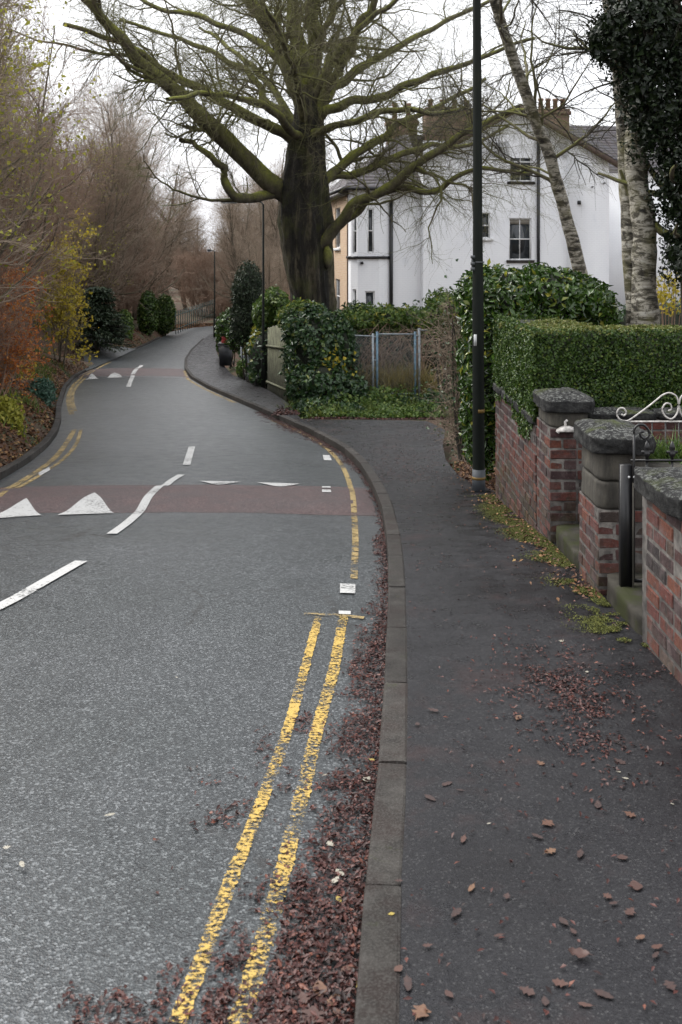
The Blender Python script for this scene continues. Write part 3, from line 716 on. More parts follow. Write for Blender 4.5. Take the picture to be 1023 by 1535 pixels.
# near wall
w2 = thing('garden_wall', 'pinkish red brick wall with thick mossy rounded coping by the black gate', 'wall', (WX, 3.2, zp(5.6)))
wall_along_y(w2, WX, 3.2, 5.70, zp(5.7) - 0.09, ZC)
for i, (a, b) in enumerate(((3.15, 4.02), (4.03, 4.92), (4.93, 5.73))):
    rough_stone('coping_stone', (WX + 0.13, (a + b) / 2, ZC + 0.055), (0.40, b - a - 0.008, 0.11), MAT['lichen'], w2, 31 + i, 0.035, 13, 0.009)
# threshold steps
t = NT('step_stone'); P = t.pos(); n = t.noise(7, 6, 0.65, P); m = t.noise(3, 5, 0.65, P)
c = t.ramp(n, [(0.3, (0.012, 0.011, 0.009)), (0.7, (0.048, 0.044, 0.036))]); c = t.mix(t.val(m, 0.46, 0.58, 0, 0.85), c, (0.026, 0.030, 0.009, 1))
t.color(c).spec(0.2).rough(0.85).bump(n, 0.5, 0.01); MAT['step'] = t.m
for y0, y1, lb in ((7.215, 8.185, 'worn stone step between the two gate piers'), (5.72, 6.635, 'worn mossy stone step in front of the black gate')):
    o = rough_stone('stone_step', (WX + 0.20, (y0 + y1) / 2, zp((y0 + y1) / 2) + 0.02), (0.36, y1 - y0, 0.21), MAT['step'], None, int(y0 * 7), 0, 6, 0.006); tag(o, lb, 'step', 'threshold steps')
for y0, y1 in ((7.23, 8.17), (5.74, 6.62)):
    z = zp((y0 + y1) / 2) + 0.07; xs = np.linspace(WX + 0.36, 5.6, 12)
    V = [(x, y, z) for x in xs for y in (y0, y1)]
    tag(obj('garden_path', V, [(2 * i, 2 * i + 2, 2 * i + 3, 2 * i + 1) for i in range(11)], MAT['red']), 'dark garden path behind the gate', 'path', kind='structure')
# wall between the two gardens and the raised bed
def wall_along_x(parent, x0, x1, y, z0, z1, thick):
    n = int((z1 - z0) / CO + 0.5)
    for i in range(n):
        z = z1 - (i + 0.5) * CO; x = x0 + (0.115 if i % 2 else 0)
        if i % 2: brick(parent, x0 + 0.055, y + 0.052, z, 'x', 'h')
        while x + 0.2 < x1: brick(parent, x + 0.1125, y + 0.052, z, 'x'); x += 0.23
    MB().box(((x0 + x1) / 2, y + 0.01 + thick / 2, (z0 + z1) / 2 - 0.1), (x1 - x0 - 0.02, thick, z1 - z0 + 0.2)).build('mortar', MAT['mortar'], parent)
w3 = thing('garden_wall', 'low moss-topped brick wall at the foot of the clipped hedge', 'wall', (2.06, 8.46, zp(8.4)))
wall_along_x(w3, 2.06, 5.2, 8.46, -0.2, 0.46, 0.2)
for i in range(5): rough_stone('coping_stone', (2.06 + 0.31 + i * 0.625, 8.57, 0.495), (0.61, 0.29, 0.07), MAT['lichen'], w3, 50 + i, 0.02, 5, 0.008)
w4 = thing('raised_bed', 'raised planting bed behind the lichened gate pier', 'planter', (2.06, 6.75, zp(6.9)))
wall_along_x(w4, 2.06, 4.2, 6.75, -0.25, 0.40, 0.1)
for i in range(4): rough_stone('edging_stone', (2.06 + 0.27 + i * 0.53, 6.82, 0.42), (0.52, 0.17, 0.05), MAT['stone'], w4, 60 + i, 0, 4, 0.004)
xs, ys = np.meshgrid(np.linspace(2.06, 4.2, 30), np.linspace(6.88, 7.2, 8)); zs = 0.41 + 0.03 * vn(xs, ys, 0.12, 4); ii = np.arange(7)[:, None] * 30 + np.arange(29)[None]
obj('soil', np.stack([xs, ys, zs], -1), np.stack([ii, ii + 1, ii + 31, ii + 30], -1).reshape(-1, 4), MAT['soil'], w4, smooth=True)

# ------------------------------------------------------------------ iron gates
def spiral(c, r0, r1, a0, a1, n=26):
    a = np.linspace(a0, a1, n); r = np.linspace(r0, r1, n); return [(c[0] + r[i] * math.cos(a[i]), c[1], c[2] + r[i] * math.sin(a[i])) for i in range(n)]
GY_ = 7.92
g = thing('iron_gate', 'white scrolled wrought iron gate opened inwards above the raised bed', 'gate', (2.2, GY_, zp(7.9)))
sx = lambda px: (px - CX) * GY_ / F; sz = lambda py: EZ + (HY - py) * GY_ / F
for sgn in (1, -1):
    mx = 1018.0; X = lambda px: sx(mx + (px - mx) * sgn)
    m = MB()
    lead = resample([(X(948), GY_, sz(627)), (X(970), GY_, sz(611)), (X(985), GY_, sz(599)), (X(994), GY_, sz(592)), (X(1004), GY_, sz(589)), (X(1014), GY_, sz(594)), (X(1017.5), GY_, sz(606)), (X(1015), GY_, sz(620)), (X(1007), GY_, sz(628)), (X(998), GY_, sz(624)), (X(993), GY_, sz(614)), (X(998), GY_, sz(605)), (X(1005), GY_, sz(606)), (X(1007), GY_, sz(613)), (X(1002), GY_, sz(616))], 60)
    m.tube(lead, 0.0066, 6)
    cc = (X(934), GY_, sz(621)); tail = resample([(X(948), GY_, sz(627)), (X(940), GY_, sz(631)), (X(930), GY_, sz(629)), (X(925), GY_, sz(621)), (X(928), GY_, sz(613)), (X(935), GY_, sz(612)), (X(939), GY_, sz(618)), (X(936), GY_, sz(623)), (X(932), GY_, sz(621))], 36)
    m.tube(tail, 0.0066, 6); m.build('scroll', MAT['whiteiron'], g, smooth=True)
zb = sz(632)
MB().tube([(sx(938), GY_, zb), (sx(1018), GY_, zb), (sx(1098), GY_, zb)], 0.007, 6).build('top_rail', MAT['whiteiron'], g)
zlow = zp(7.9) + 0.16
MB().tube([(sx(938), GY_, zlow), (sx(1098), GY_, zlow)], 0.009, 6).build('bottom_rail', MAT['whiteiron'], g)
for i in range(9): MB().tube([(sx(938 + i * 20), GY_, zb - 0.006), (sx(938 + i * 20), GY_, zlow - (0.06 if i in (0, 8) else 0))], 0.006, 6).build('bar', MAT['black'], g)
BY = 6.35
bx = lambda px: (px - CX) * BY / F; bz = lambda py: EZ + (HY - py) * BY / F
g = thing('iron_gate', 'black iron gate with curled latch post and finials', 'gate', (1.82, BY, zp(6.3)))
zt, zl = bz(690), zp(6.35) + 0.09
MB().box((bx(938), BY, (bz(694) + zl) / 2 - 0.01), (0.072, 0.05, bz(694) - zl)).build('stile', MAT['black'], g)
m = MB(); m.tube([(bx(948.5), BY - 0.03, zl + 0.1), (bx(948.5), BY - 0.03, bz(700)), (bx(948.5), BY - 0.03, bz(650))], 0.008, 6)
m.tube(resample([(bx(948.5), BY - 0.03, bz(650)), (bx(949), BY - 0.03, bz(642)), (bx(955), BY - 0.03, bz(636)), (bx(963), BY - 0.03, bz(636)), (bx(970), BY - 0.03, bz(643)), (bx(971), BY - 0.03, bz(651)), (bx(965), BY - 0.03, bz(656)), (bx(959), BY - 0.03, bz(653)), (bx(958), BY - 0.03, bz(647)), (bx(963), BY - 0.03, bz(646))], 40), 0.008, 6)
m.build('latch_post', MAT['black'], g, smooth=True)
MB().box(((bx(946) + bx(1105)) / 2, BY, zt), (bx(1105) - bx(946), 0.022, 0.012)).build('top_rail', MAT['black'], g)
MB().box(((bx(946) + bx(1105)) / 2, BY, zl + 0.08), (bx(1105) - bx(946), 0.022, 0.02)).build('bottom_rail', MAT['black'], g)
MB().box((bx(947), BY - 0.034, (bz(722) + zl) / 2), (0.010, 0.01, bz(722) - zl)).build('edge_strip', MAT['stone'], g)
for i, px in enumerate((970, 1008, 1046, 1084)):
    MB().tube([(bx(px), BY, zt - 0.004), (bx(px), BY, zl + 0.08)], 0.008, 6).build('bar', MAT['black'], g)
    x = bx(px); m = MB(); zz = [0.004, 0.02, 0.03, 0.05, 0.06, 0.075, 0.10, 0.125]; rr = [0.010, 0.010, 0.020, 0.022, 0.012, 0.022, 0.014, 0.001]
    m.tube([(x, BY, zt + a) for a in zz], rr, 8); m.box((x, BY, zt + 0.052), (0.07, 0.012, 0.016)); m.build('finial', MAT['black'], g)
for px in (940.5, 948.5): MB().tube([(bx(px), BY - 0.045, bz(713)), (bx(px), BY - 0.036, bz(713))], 0.007, 10).build('rivet', MAT['whitetag'], g)
# white bracket on the pier
YB = 8.19; qx = lambda px: (px - CX) * YB / F; qz = lambda py: EZ + (HY - py) * YB / F
pts = [(-1, 0), (-0.92, 0.35), (-0.6, 0.75), (-0.25, 1.0), (0.3, 1.0), (0.7, 0.75), (0.95, 0.3), (1, 0), (0.86, -0.12), (0.7, 0.12), (-0.7, 0.12), (-0.86, -0.12)]
V = []; n = len(pts); xc, zc, ww, hh = qx(849), qz(647), 0.085, 0.05
for yy in (YB - 0.06, YB + 0.005): V += [(xc + a * ww, yy, zc + b * hh) for a, b in pts]
m = MB(); Fq = [list(range(n))[::-1], list(range(n, 2 * n))]
m.add(V, [[i, (i + 1) % n, n + (i + 1) % n, n + i] for i in range(n)][0:0] or [[i, (i + 1) % n, n + (i + 1) % n, n + i] for i in range(n)])
m.f.setdefault(n, []).append(np.array(Fq))
m.tube([(xc - 0.012, YB - 0.03, zc + hh), (xc - 0.015, YB - 0.03, zc + hh + 0.035), (xc + 0.004, YB - 0.03, zc + hh + 0.05)], 0.011, 8)
tag(m.build('wall_bracket', MAT['whiteiron'], None, (xc, YB, zc)), 'small white iron bracket fixed to the brick gate pier', 'bracket')

# ------------------------------------------------------------------ poles and lamps
bxp, byp = pix(718, 735, 0.16); zb = float(zpave(bxp, byp)); s1 = F / byp
pl = thing('utility_pole', 'tall dark green pole with yellow bands and white tag beside the laurel', 'pole', (bxp, byp, zb - 0.02))
zz = np.linspace(-0.3, 8.2, 24); rad = np.interp(zz, [-0.3, 0.3, 2.2, 2.9, 5.6, 8.2], [0.072, 0.07, 0.066, 0.056, 0.047, 0.042])
m = MB(); m.tube([(bxp - 0.004 * a, byp, zb + a) for a in zz], rad, 14); m.build('shaft', MAT['pole'], pl, smooth=True)
pz = lambda py: EZ + (HY - py) * byp / F
def ring(name, z0, z1, r, mat): MB().tube([(bxp, byp, z0), (bxp, byp, z1)], r, 14).build(name, mat, pl, smooth=False)
ring('base_sleeve', zb - 0.02, pz(703), 0.076, MAT['polebase']); ring('band', pz(618), pz(613), 0.070, MAT['band']); ring('band', pz(718), pz(714), 0.0785, MAT['band']); ring('band', pz(394), pz(392), 0.066, MAT['lamp'])
MB().box((pz(0) * 0 + (711.5 - CX) / s1, byp - 0.074, pz(509)), (0.034, 0.004, 0.13)).build('tag', MAT['whitetag'], pl)
m = MB(); 
for yv in (385, 395, 403): m.box(((709 - CX) / s1, byp - 0.02, pz(yv)), (0.05, 0.05, 0.035))
m.box(((708 - CX) / s1, byp - 0.02, pz(394)), (0.02, 0.02, 0.16)); m.build('clamp', MAT['lamp'], pl)
def street_lamp(px, py, ptop, xl, label, up=0.16, r=0.055):
    x, y = pix(px, py, up); z = float(zpave(x, y)); k = y / F; zt = EZ + (HY - ptop) * k
    L = thing('street_lamp', label, 'street lamp', (x, y, z), 'street lamps down the pavement')
    top = z + (zt - z) * 0.985
    m = MB(); m.tube([(x, y, z - 0.2), (x, y, z + 1.2)], r * 1.35, 10); m.tube([(x, y, z + 1.2), (x, y, z + 1.3), (x, y, top)], [r * 1.35, r * 0.8, r * 0.6], 10); m.build('shaft', MAT['pole'], L, smooth=True)
    dx = (xl - px) * k
    MB().tube(resample([(x, y, top - 0.02), (x + dx * 0.1, y, zt - 0.005), (x + dx * 0.5, y, zt + 0.02)], 10), 0.025, 8).build('arm', MAT['lamp'], L, smooth=True)
    h = MB(); c = (x + dx * 0.78, y, zt + 0.025); d = abs(dx) * 0.30
    h.tube([(c[0] - d, c[1], c[2]), (c[0] - d * 0.8, c[1], c[2] + 0.01), (c[0] + d * 0.5, c[1], c[2] + 0.01), (c[0] + d, c[1], c[2])], [0.04, 0.085, 0.075, 0.03], 10); hd = h.build('lantern', MAT['lamp'], L, smooth=True)
    MB().box((c[0] - d * 0.2, c[1], c[2] - 0.075), (d * 1.2, 0.10, 0.03)).build('diffuser', MAT['lampglass'], hd)
    return L
street_lamp(395, 580, 302, 335, 'dark street lamp with short arm in front of the big beech tree')
street_lamp(322, 505, 376, 312, 'thin far street lamp where the road bends away', 0.14, 0.06)

# ------------------------------------------------------------------ houses
A8 = math.radians(8.5); HU = np.array([math.cos(A8), math.sin(A8), 0]); HV = np.array([-math.sin(A8), math.cos(A8), 0])
HO = np.array([(527 - CX) * 45 / F, 45.0, EZ])
def hw(u, v, z): return HO + u * HU + v * HV + np.array([0, 0, z])
ZG = -4.6
def hbox(m, u0, u1, v0, v1, z0, z1):
    V = [hw(u, v, z) for z in (z0, z1) for (u, v) in ((u0, v0), (u1, v0), (u1, v1), (u0, v1))]
    m.add(V, [[0,3,2,1],[4,5,6,7],[0,1,5,4],[1,2,6,5],[2,3,7,6],[3,0,4,7]]); return m
def wall_holes(m, a, b, z0, z1, holes, depth=0.14):
    """wall from plan point a to b (u,v); outward is to the right of a->b rotated; holes = (s0,s1,z0,z1) in metres along it"""
    a, b = np.array(a, float), np.array(b, float); L = np.hypot(*(b - a)); t_ = (b - a) / L; n_ = np.array([t_[1], -t_[0]])
    W = lambda s, z, d=0.0: hw(*(a + t_ * s - n_ * d), z)
    ss = sorted({0, L, *[h[0] for h in holes], *[h[1] for h in holes]}); zs = sorted({z0, z1, *[h[2] for h in holes], *[h[3] for h in holes]})
    for i in range(len(ss) - 1):
        for j in range(len(zs) - 1):
            sc_, zc_ = (ss[i] + ss[i + 1]) / 2, (zs[j] + zs[j + 1]) / 2
            if any(h[0] < sc_ < h[1] and h[2] < zc_ < h[3] for h in holes): continue
            m.add([W(ss[i], zs[j]), W(ss[i + 1], zs[j]), W(ss[i + 1], zs[j + 1]), W(ss[i], zs[j + 1])], [[0, 1, 2, 3]])
    for s0, s1, h0, h1 in holes:
        for (p, q_) in (((s0, h0), (s1, h0)), ((s1, h0), (s1, h1)), ((s1, h1), (s0, h1)), ((s0, h1), (s0, h0))):
            m.add([W(*p), W(*p, depth), W(*q_, depth), W(*q_)], [[0, 1, 2, 3]])
    return W, t_, n_
def window(parent, W, h, bars=(1, 1), depth=0.10, sill=True, blind=None):
    s0, s1, z0, z1 = h
    def slab(m, a0, a1, b0, b1, d0, d1):
        V = [W(s, z, d) for d in (d0, d1) for (s, z) in ((a0, b0), (a1, b0), (a1, b1), (a0, b1))]
        m.add(V, [[0,1,2,3],[7,6,5,4],[0,4,5,1],[1,5,6,2],[2,6,7,3],[3,7,4,0]])
    fw = 0.06; m = MB()
    slab(m, s0, s0 + fw, z0, z1, 0.06, 0.13); slab(m, s1 - fw, s1, z0, z1, 0.06, 0.13); slab(m, s0 + fw, s1 - fw, z0, z0 + fw, 0.062, 0.13); slab(m, s0 + fw, s1 - fw, z1 - fw, z1, 0.062, 0.13)
    for i in range(bars[0]): c = s0 + (s1 - s0) * (i + 1) / (bars[0] + 1); slab(m, c - 0.02, c + 0.02, z0 + fw, z1 - fw, 0.075, 0.12)
    for i in range(bars[1]): c = z0 + (z1 - z0) * (i + 1) / (bars[1] + 1); slab(m, s0 + fw, s1 - fw, c - 0.03, c + 0.03, 0.07, 0.12)
    w = m.build('window', MAT['frame'], parent)
    m = MB(); slab(m, s0 + 0.02, s1 - 0.02, z0 + 0.02, z1 - 0.02, 0.10, 0.115); m.build('pane', MAT['glass'], w)
    if blind: m = MB(); slab(m, s0 + 0.07, s1 - 0.07, z1 - blind, z1 - 0.065, 0.085, 0.095); m.build('blind', MAT['blind'], w)
    if sill: m = MB(); slab(m, s0 - 0.12, s1 + 0.12, z0 - 0.13, z0 - 0.003, -0.09, 0.10); m.build('sill', MAT['kerb'] if sill == 'dark' else MAT['frame'], w)
def zy(py, Y=45.3): return (HY - py) * Y / F
wh = thing('white_house', 'tall white painted house with slate roof and chimneys', 'house', tuple(hw(6, 4, ZG)))
k = 45.6 / F
su = lambda px: ((px - CX) * k - HO[0]) / math.cos(A8)
# right wing: gable towards the lane
gu0, gu1 = 3.30, 10.15
win = [(su(766) - gu0, su(801) - gu0, zy(390), zy(326)), (su(767) - gu0, su(802) - gu0, zy(270), zy(210)), (su(722) - gu0, su(737) - gu0, zy(357), zy(318))]
m = MB(); W, _, _ = wall_holes(m, (gu0, 0), (gu1, 0), ZG, 4.25, win)
ap = (gu0 + 12.1) / 2; 
zg = lambda u: 4.25 + (1 - abs(u - ap) / (12.1 - ap)) * 2.35
m.add([hw(gu0, 0, 4.25), hw(gu1, 0, 4.25), hw(gu1, 0, zg(gu1)), hw(ap, 0, zg(ap))], [[0, 1, 2, 3]])
m.add([hw(gu0, 0, ZG), hw(gu0, 0, 4.25), hw(gu0, 5, 4.25), hw(gu0, 5, ZG)], [[0, 1, 2, 3]])
m.build('wall', MAT['whitewall'], wh)
for h, b, bl in zip(win, ((1, 1), (1, 1), (0, 1)), (0.28, None, None)): window(wh, W, h, b, sill='dark' if b == (1, 1) else True, blind=bl)
# section right of the corner, stepped forward a hand
m = MB(); V = [hw(gu1, -0.25, ZG), hw(12.1, -0.25, ZG), hw(12.1, -0.25, 4.25), hw(gu1, -0.25, zg(gu1)), hw(gu1, 0.02, ZG), hw(gu1, 0.02, zg(gu1)), hw(12.1, 6, ZG), hw(12.1, 6, 4.25)]
m.add(V, [[0, 1, 2, 3], [4, 0, 3, 5], [1, 6, 7, 2]]); m.build('wall', MAT['whitewall'], wh)
# set-back left section and canted bay
m = MB(); wall_holes(m, (1.86, 0.45), (gu0, 0.45), ZG, 2.95, []); m.build('wall', MAT['whitewall'], wh)
bay = [(0.06, 1.3), (0.06, 0.52), (0.32, 0.2), (1.30, 0.2), (1.86, 0.45)]
bu = lambda px: su(px) - 0.32
hl = [(0.12, 0.62, zy(480, 45), zy(436, 45))]
m = MB(); Wl, _, _ = wall_holes(m, bay[2], bay[3], ZG, zy(387, 45), [(bu(548), bu(563), zy(482, 45), zy(437, 45))]); wall_holes(m, bay[3], bay[4], ZG, zy(387, 45), [])
W2, _, _ = wall_holes(m, bay[1], bay[2], ZG, zy(387, 45), [(0.10, 0.33, zy(482, 45), zy(434, 45))]); wall_holes(m, bay[0], bay[1], ZG, zy(387, 45), []); m.build('bay_wall', MAT['whitewall'], wh)
window(wh, Wl, (bu(548), bu(563), zy(482, 45), zy(437, 45)), (0, 1)); window(wh, W2, (0.10, 0.33, zy(482, 45), zy(434, 45)), (0, 1), sill=False)
m = MB(); hu = (bu(552), bu(561.5), zy(379, 45), zy(312, 45)); W3, _, _ = wall_holes(m, bay[2], bay[3], zy(387, 45), 2.75, [hu]); wall_holes(m, bay[3], bay[4], zy(387, 45), 2.75, [])
W4, _, _ = wall_holes(m, bay[1], bay[2], zy(387, 45), 2.75, [(0.08, 0.34, zy(380, 45), zy(312, 45))]); wall_holes(m, bay[0], bay[1], zy(387, 45), 2.75, []); m.build('bay_wall', MAT['whitewall'], wh)
window(wh, W3, hu, (0, 1), sill=False); window(wh, W4, (0.08, 0.34, zy(380, 45), zy(312, 45)), (0, 1), sill=False)
m = MB(); zc = zy(386, 45)
for a, b in zip(bay[:-1], bay[1:]):
    a_, b_ = np.array(a), np.array(b); d = b_ - a_; n_ = np.array([d[1], -d[0]]) / np.hypot(*d); o1 = n_ * 0.10
    V = [hw(*(p + o), z) for z in (zc - 0.06, zc + 0.06) for p, o in ((a_, o1 * 0), (b_, o1 * 0), (b_, o1), (a_, o1))]
    m.add(V, [[0,1,2,3],[7,6,5,4],[0,4,5,1],[1,5,6,2],[2,6,7,3],[3,7,4,0]])
m.build('string_course', MAT['blackpipe'], wh)
def hpipe(u, v, z0, z1, r, mat):
    MB().tube([hw(u, v, z0), hw(u, v, (z0 + z1) / 2), hw(u, v, z1)], r, 8).build('drainpipe', mat, wh, smooth=True)
hpipe(1.90, 0.36, ZG, zy(300), 0.085, MAT['blackpipe']); hpipe(su(811), -0.09, ZG, zy(195), 0.075, MAT['blackpipe']); hpipe(su(860), -0.06, zy(352), zy(235), 0.05, MAT['lamp'])
for px, py in ((872, 302), (893, 278), (912, 272)):
    p = hw(su(px), -0.32, zy(py)); MB().box(p, (0.13 if px == 872 else 0.06, 0.14, 0.17 if px == 872 else 0.06), A8).build('wall_light', MAT['blackpipe'], wh)
p = hw(su(543), 0.1, zy(394)); MB().box(p, (0.12, 0.16, 0.12), A8).build('wall_light', MAT['blackpipe'], wh)
def roof_plane(m, e0, e1, r1, r0, n=18):
    """lapped courses from the eaves edge e0-e1 up to the ridge edge r0-r1"""
    e0, e1, r0, r1 = map(np.asarray, (e0, e1, r0, r1)); nn = np.cross(e1 - e0, r0 - e0 + (r1 - e1)); nn = nn / np.linalg.norm(nn)
    if nn[2] < 0: nn = -nn
    for i in range(n):
        a, b = i / n, (i + 1.12) / n; b = min(b, 1)
        p = [e0 + (r0 - e0) * a, e1 + (r1 - e1) * a, e1 + (r1 - e1) * b, e0 + (r0 - e0) * b]
        p[0] = p[0] + nn * 0.035; p[1] = p[1] + nn * 0.035; p[2] = p[2] + nn * 0.008; p[3] = p[3] + nn * 0.008
        m.add(np.array(p + [p[0] - nn * 0.028, p[1] - nn * 0.028]), [[0, 1, 2, 3], [4, 5, 1, 0]])
m = MB(); ez = 2.82; rz_ = 5.75
roof_plane(m, hw(-0.35, -0.15, ez), hw(3.4, -0.15, ez), hw(3.6, 4.5, rz_), hw(3.2, 4.5, rz_))
roof_plane(m, hw(-0.35, 9.2, ez), hw(-0.35, -0.15, ez), hw(3.2, 4.5, rz_), hw(3.2, 4.52, rz_))
roof_plane(m, hw(12.6, 9.2, ez), hw(-0.35, 9.2, ez), hw(3.2, 4.52, rz_), hw(12.6, 4.52, rz_))
m.build('roof', MAT['slate'], wh)
m = MB(); roof_plane(m, hw(gu0 - 0.3, 7, 4.1), hw(gu0 - 0.3, -0.35, 4.1), hw(ap, -0.35, 6.68), hw(ap, 7, 6.68)); roof_plane(m, hw(12.4, -0.6, 4.1), hw(12.4, 7, 4.1), hw(ap, 7, 6.68), hw(ap, -0.6, 6.68)); m.build('roof', MAT['slate'], wh)
m = MB(); roof_plane(m, hw(9, 6.2, 4.1), hw(22, 6.2, 4.1), hw(22, 9.5, 7.05), hw(9, 9.5, 7.05)); m.build('roof', MAT['slate'], wh); m = MB(); hbox(m, 12.12, 22, 6.6, 12, ZG, 4.15); m.build('wall', MAT['whitewall'], wh)
m = MB()
for u0, u1, z0, z1, v0 in ((gu0 - 0.32, ap, 4.05, 6.62, -0.38), (12.42, ap, 4.05, 6.62, -0.63)):
    V = [hw(u0, v0, z0), hw(u1, v0, z1), hw(u1, v0, z1 - 0.28), hw(u0, v0, z0 - 0.28), hw(u0, v0 + 0.05, z0), hw(u1, v0 + 0.05, z1), hw(u1, v0 + 0.05, z1 - 0.28), hw(u0, v0 + 0.05, z0 - 0.28)]
    m.add(V, [[0,1,2,3],[7,6,5,4],[0,4,5,1],[1,5,6,2],[2,6,7,3],[3,7,4,0]])
m.build('bargeboard', MAT['timberdark'], wh)
m = MB(); hbox(m, -0.42, 2.9, -0.26, -0.16, ez - 0.12, ez + 0.02); hbox(m, -0.42, -0.34, -0.16, 9.2, ez - 0.12, ez + 0.02); m.build('gutter', MAT['blackpipe'], wh)
m = MB(); hbox(m, 0.1, 3.3, 0.2, 1.3, 2.70, 2.80); m.build('eaves', MAT['timberdark'], wh)
def chimney(pxa, pxb, pyt, pyb, v, pots, ph):
    Y = 45.5 + v; kk = Y / F; zt, zb_ = (HY - pyt) * kk, (HY - pyb) * kk
    ua, ub = ((pxa - CX) * kk - HO[0] + v * math.sin(A8)) / math.cos(A8), ((pxb - CX) * kk - HO[0] + v * math.sin(A8)) / math.cos(A8)
    m = MB(); hbox(m, ua, ub, v, v + 0.9, zb_ - 1.6, zt - 0.3); hbox(m, ua - 0.08, ub + 0.08, v - 0.08, v + 0.98, zt - 0.3, zt - 0.12); hbox(m, ua - 0.03, ub + 0.03, v - 0.03, v + 0.93, zt - 0.118, zt); ch = m.build('chimney', MAT['chimney'], wh)
    for i in range(pots):
        u = ua + (ub - ua) * (i + 0.5) / pots; c = hw(u, v + 0.45, zt); MB().tube([c - [0, 0, 0.05], c + [0, 0, ph * 0.8], c + [0, 0, ph * 0.82], c + [0, 0, ph]], [0.14, 0.11, 0.15, 0.14], 10).build('chimney_pot', MAT['pot'], ch, smooth=False)
chimney(640, 714, 160, 205, 4.1, 4, 0.45); chimney(816, 862, 158, 200, 3.2, 4, 0.55); chimney(584, 626, 178, 225, 5.5, 2, 0.85)
# tan brick house joined behind the bay
th = thing('brick_house', 'buff brick house with sash windows seen beside the beech trunk', 'house', tuple(hw(3, 6, ZG)))
m = MB(); LW_ = 11.0
ttop = 2.62
def vy(px):   # distance along the street front at a pixel column
    return np.interp(px, [484, 527], [9.6, 0.0]) 
hs = [(LW_ + 1.32 - v1, LW_ + 1.32 - v0, z0, z1) for v0, v1, z0, z1 in ((3.5, 5.0, (HY - 470) * 49.5 / F, (HY - 418) * 49.5 / F), (3.4, 5.1, (HY - 372) * 49.5 / F, (HY - 312) * 49.5 / F), (8.2, 9.8, (HY - 470) * 54 / F, (HY - 420) * 54 / F), (8.2, 9.8, (HY - 372) * 54 / F, (HY - 318) * 54 / F))]
Wt, _, _ = wall_holes(m, (0.0, 1.32 + LW_), (0.0, 1.32), ZG, ttop, hs, 0.2)
m.build('wall', MAT['tanwall'], th)
m = MB(); m.add([hw(0, 1.32 + LW_, ZG), hw(0, 1.32 + LW_, ttop), hw(9, 1.32 + LW_, ttop), hw(9, 1.32 + LW_, ZG)], [[0, 1, 2, 3]]); m.build('wall', MAT['tanwall'], th)
for h in hs: window(th, Wt, h, (0, 1))
m = MB(); roof_plane(m, hw(-0.4, 12.7, ttop), hw(-0.4, 9.3, ttop), hw(4.5, 9.3, 5.4), hw(4.5, 12.7, 5.4)); hbox(m, -0.4, 0.0, 1.4, 12.7, ttop - 0.1, ttop + 0.04); m.build('roof', MAT['slate'], th)

# ------------------------------------------------------------------ chain-link gate, fences, bin
FY = 25.0
fx = lambda px: (px - CX) * FY / F; fz = lambda py: EZ + (HY - py) * FY / F
gt = thing('chain_link_gate', 'galvanised chain link gate between steel posts, overgrown with weeds', 'gate', (fx(563), FY, float(zter(fx(563), FY))))
zg_ = float(zter(fx(590), FY)) - 0.1
for px, pt, mt in ((559.5, 500, 'galv'), (565.5, 497, 'galvblue'), (622.5, 497, 'galvblue'), (628.5, 492, 'galv')):
    MB().tube([(fx(px), FY, zg_), (fx(px), FY, fz(pt))], 0.032, 10).build('post', MAT[mt], gt, smooth=True)
def rail(px0, py0, px1, py1, r=0.02): MB().tube([(fx(px0), FY, fz(py0)), (fx(px1), FY, fz(py1))], r, 8).build('rail', MAT['galv'], gt, smooth=True)
rail(532, 503, 559.5, 504); rail(566, 501, 622, 501); rail(628.5, 495, 645, 495); rail(566, 590, 622, 590)
for z in (540, 505): MB().box((fx(562.5), FY, fz(z)), (0.15, 0.05, 0.03)).build('hinge', MAT['galv'], gt)
MB().box((fx(625.5), FY, fz(503.5)), (0.12, 0.05, 0.035)).build('latch', MAT['galv'], gt)
def chain(x0, x1, z0, z1, y, step=0.07, r=0.0017):
    Ps = []; hgt = z1 - z0; n = int((x1 - x0 + hgt) / step)
    for i in range(n):
        for sgn in (1, -1):
            a = x0 - hgt + i * step; p0, p1 = np.array([a, z0]), np.array([a + hgt, z1]); lo, hi = max(a, x0), min(a + hgt, x1)
            if hi <= lo: continue
            f0, f1 = (lo - a) / hgt, (hi - a) / hgt; za, zb_ = z0 + f0 * hgt, z0 + f1 * hgt
            if sgn < 0: lo, hi = x0 + x1 - lo, x0 + x1 - hi
            Ps.append([(lo, y + 0.003 * sgn, za), (hi, y + 0.003 * sgn, zb_)])
    P_ = np.array(Ps); return tubes_vf(P_, np.full(P_.shape[:2], r), 4)
for a, b, c_, d in ((532, 559, 592, 504), (566, 622, 590, 501)):
    V, Q = chain(fx(a), fx(b), fz(c_), fz(d), FY); o = obj('wire_mesh', V, Q, MAT['galv'], gt); o['kind'] = 'stuff'
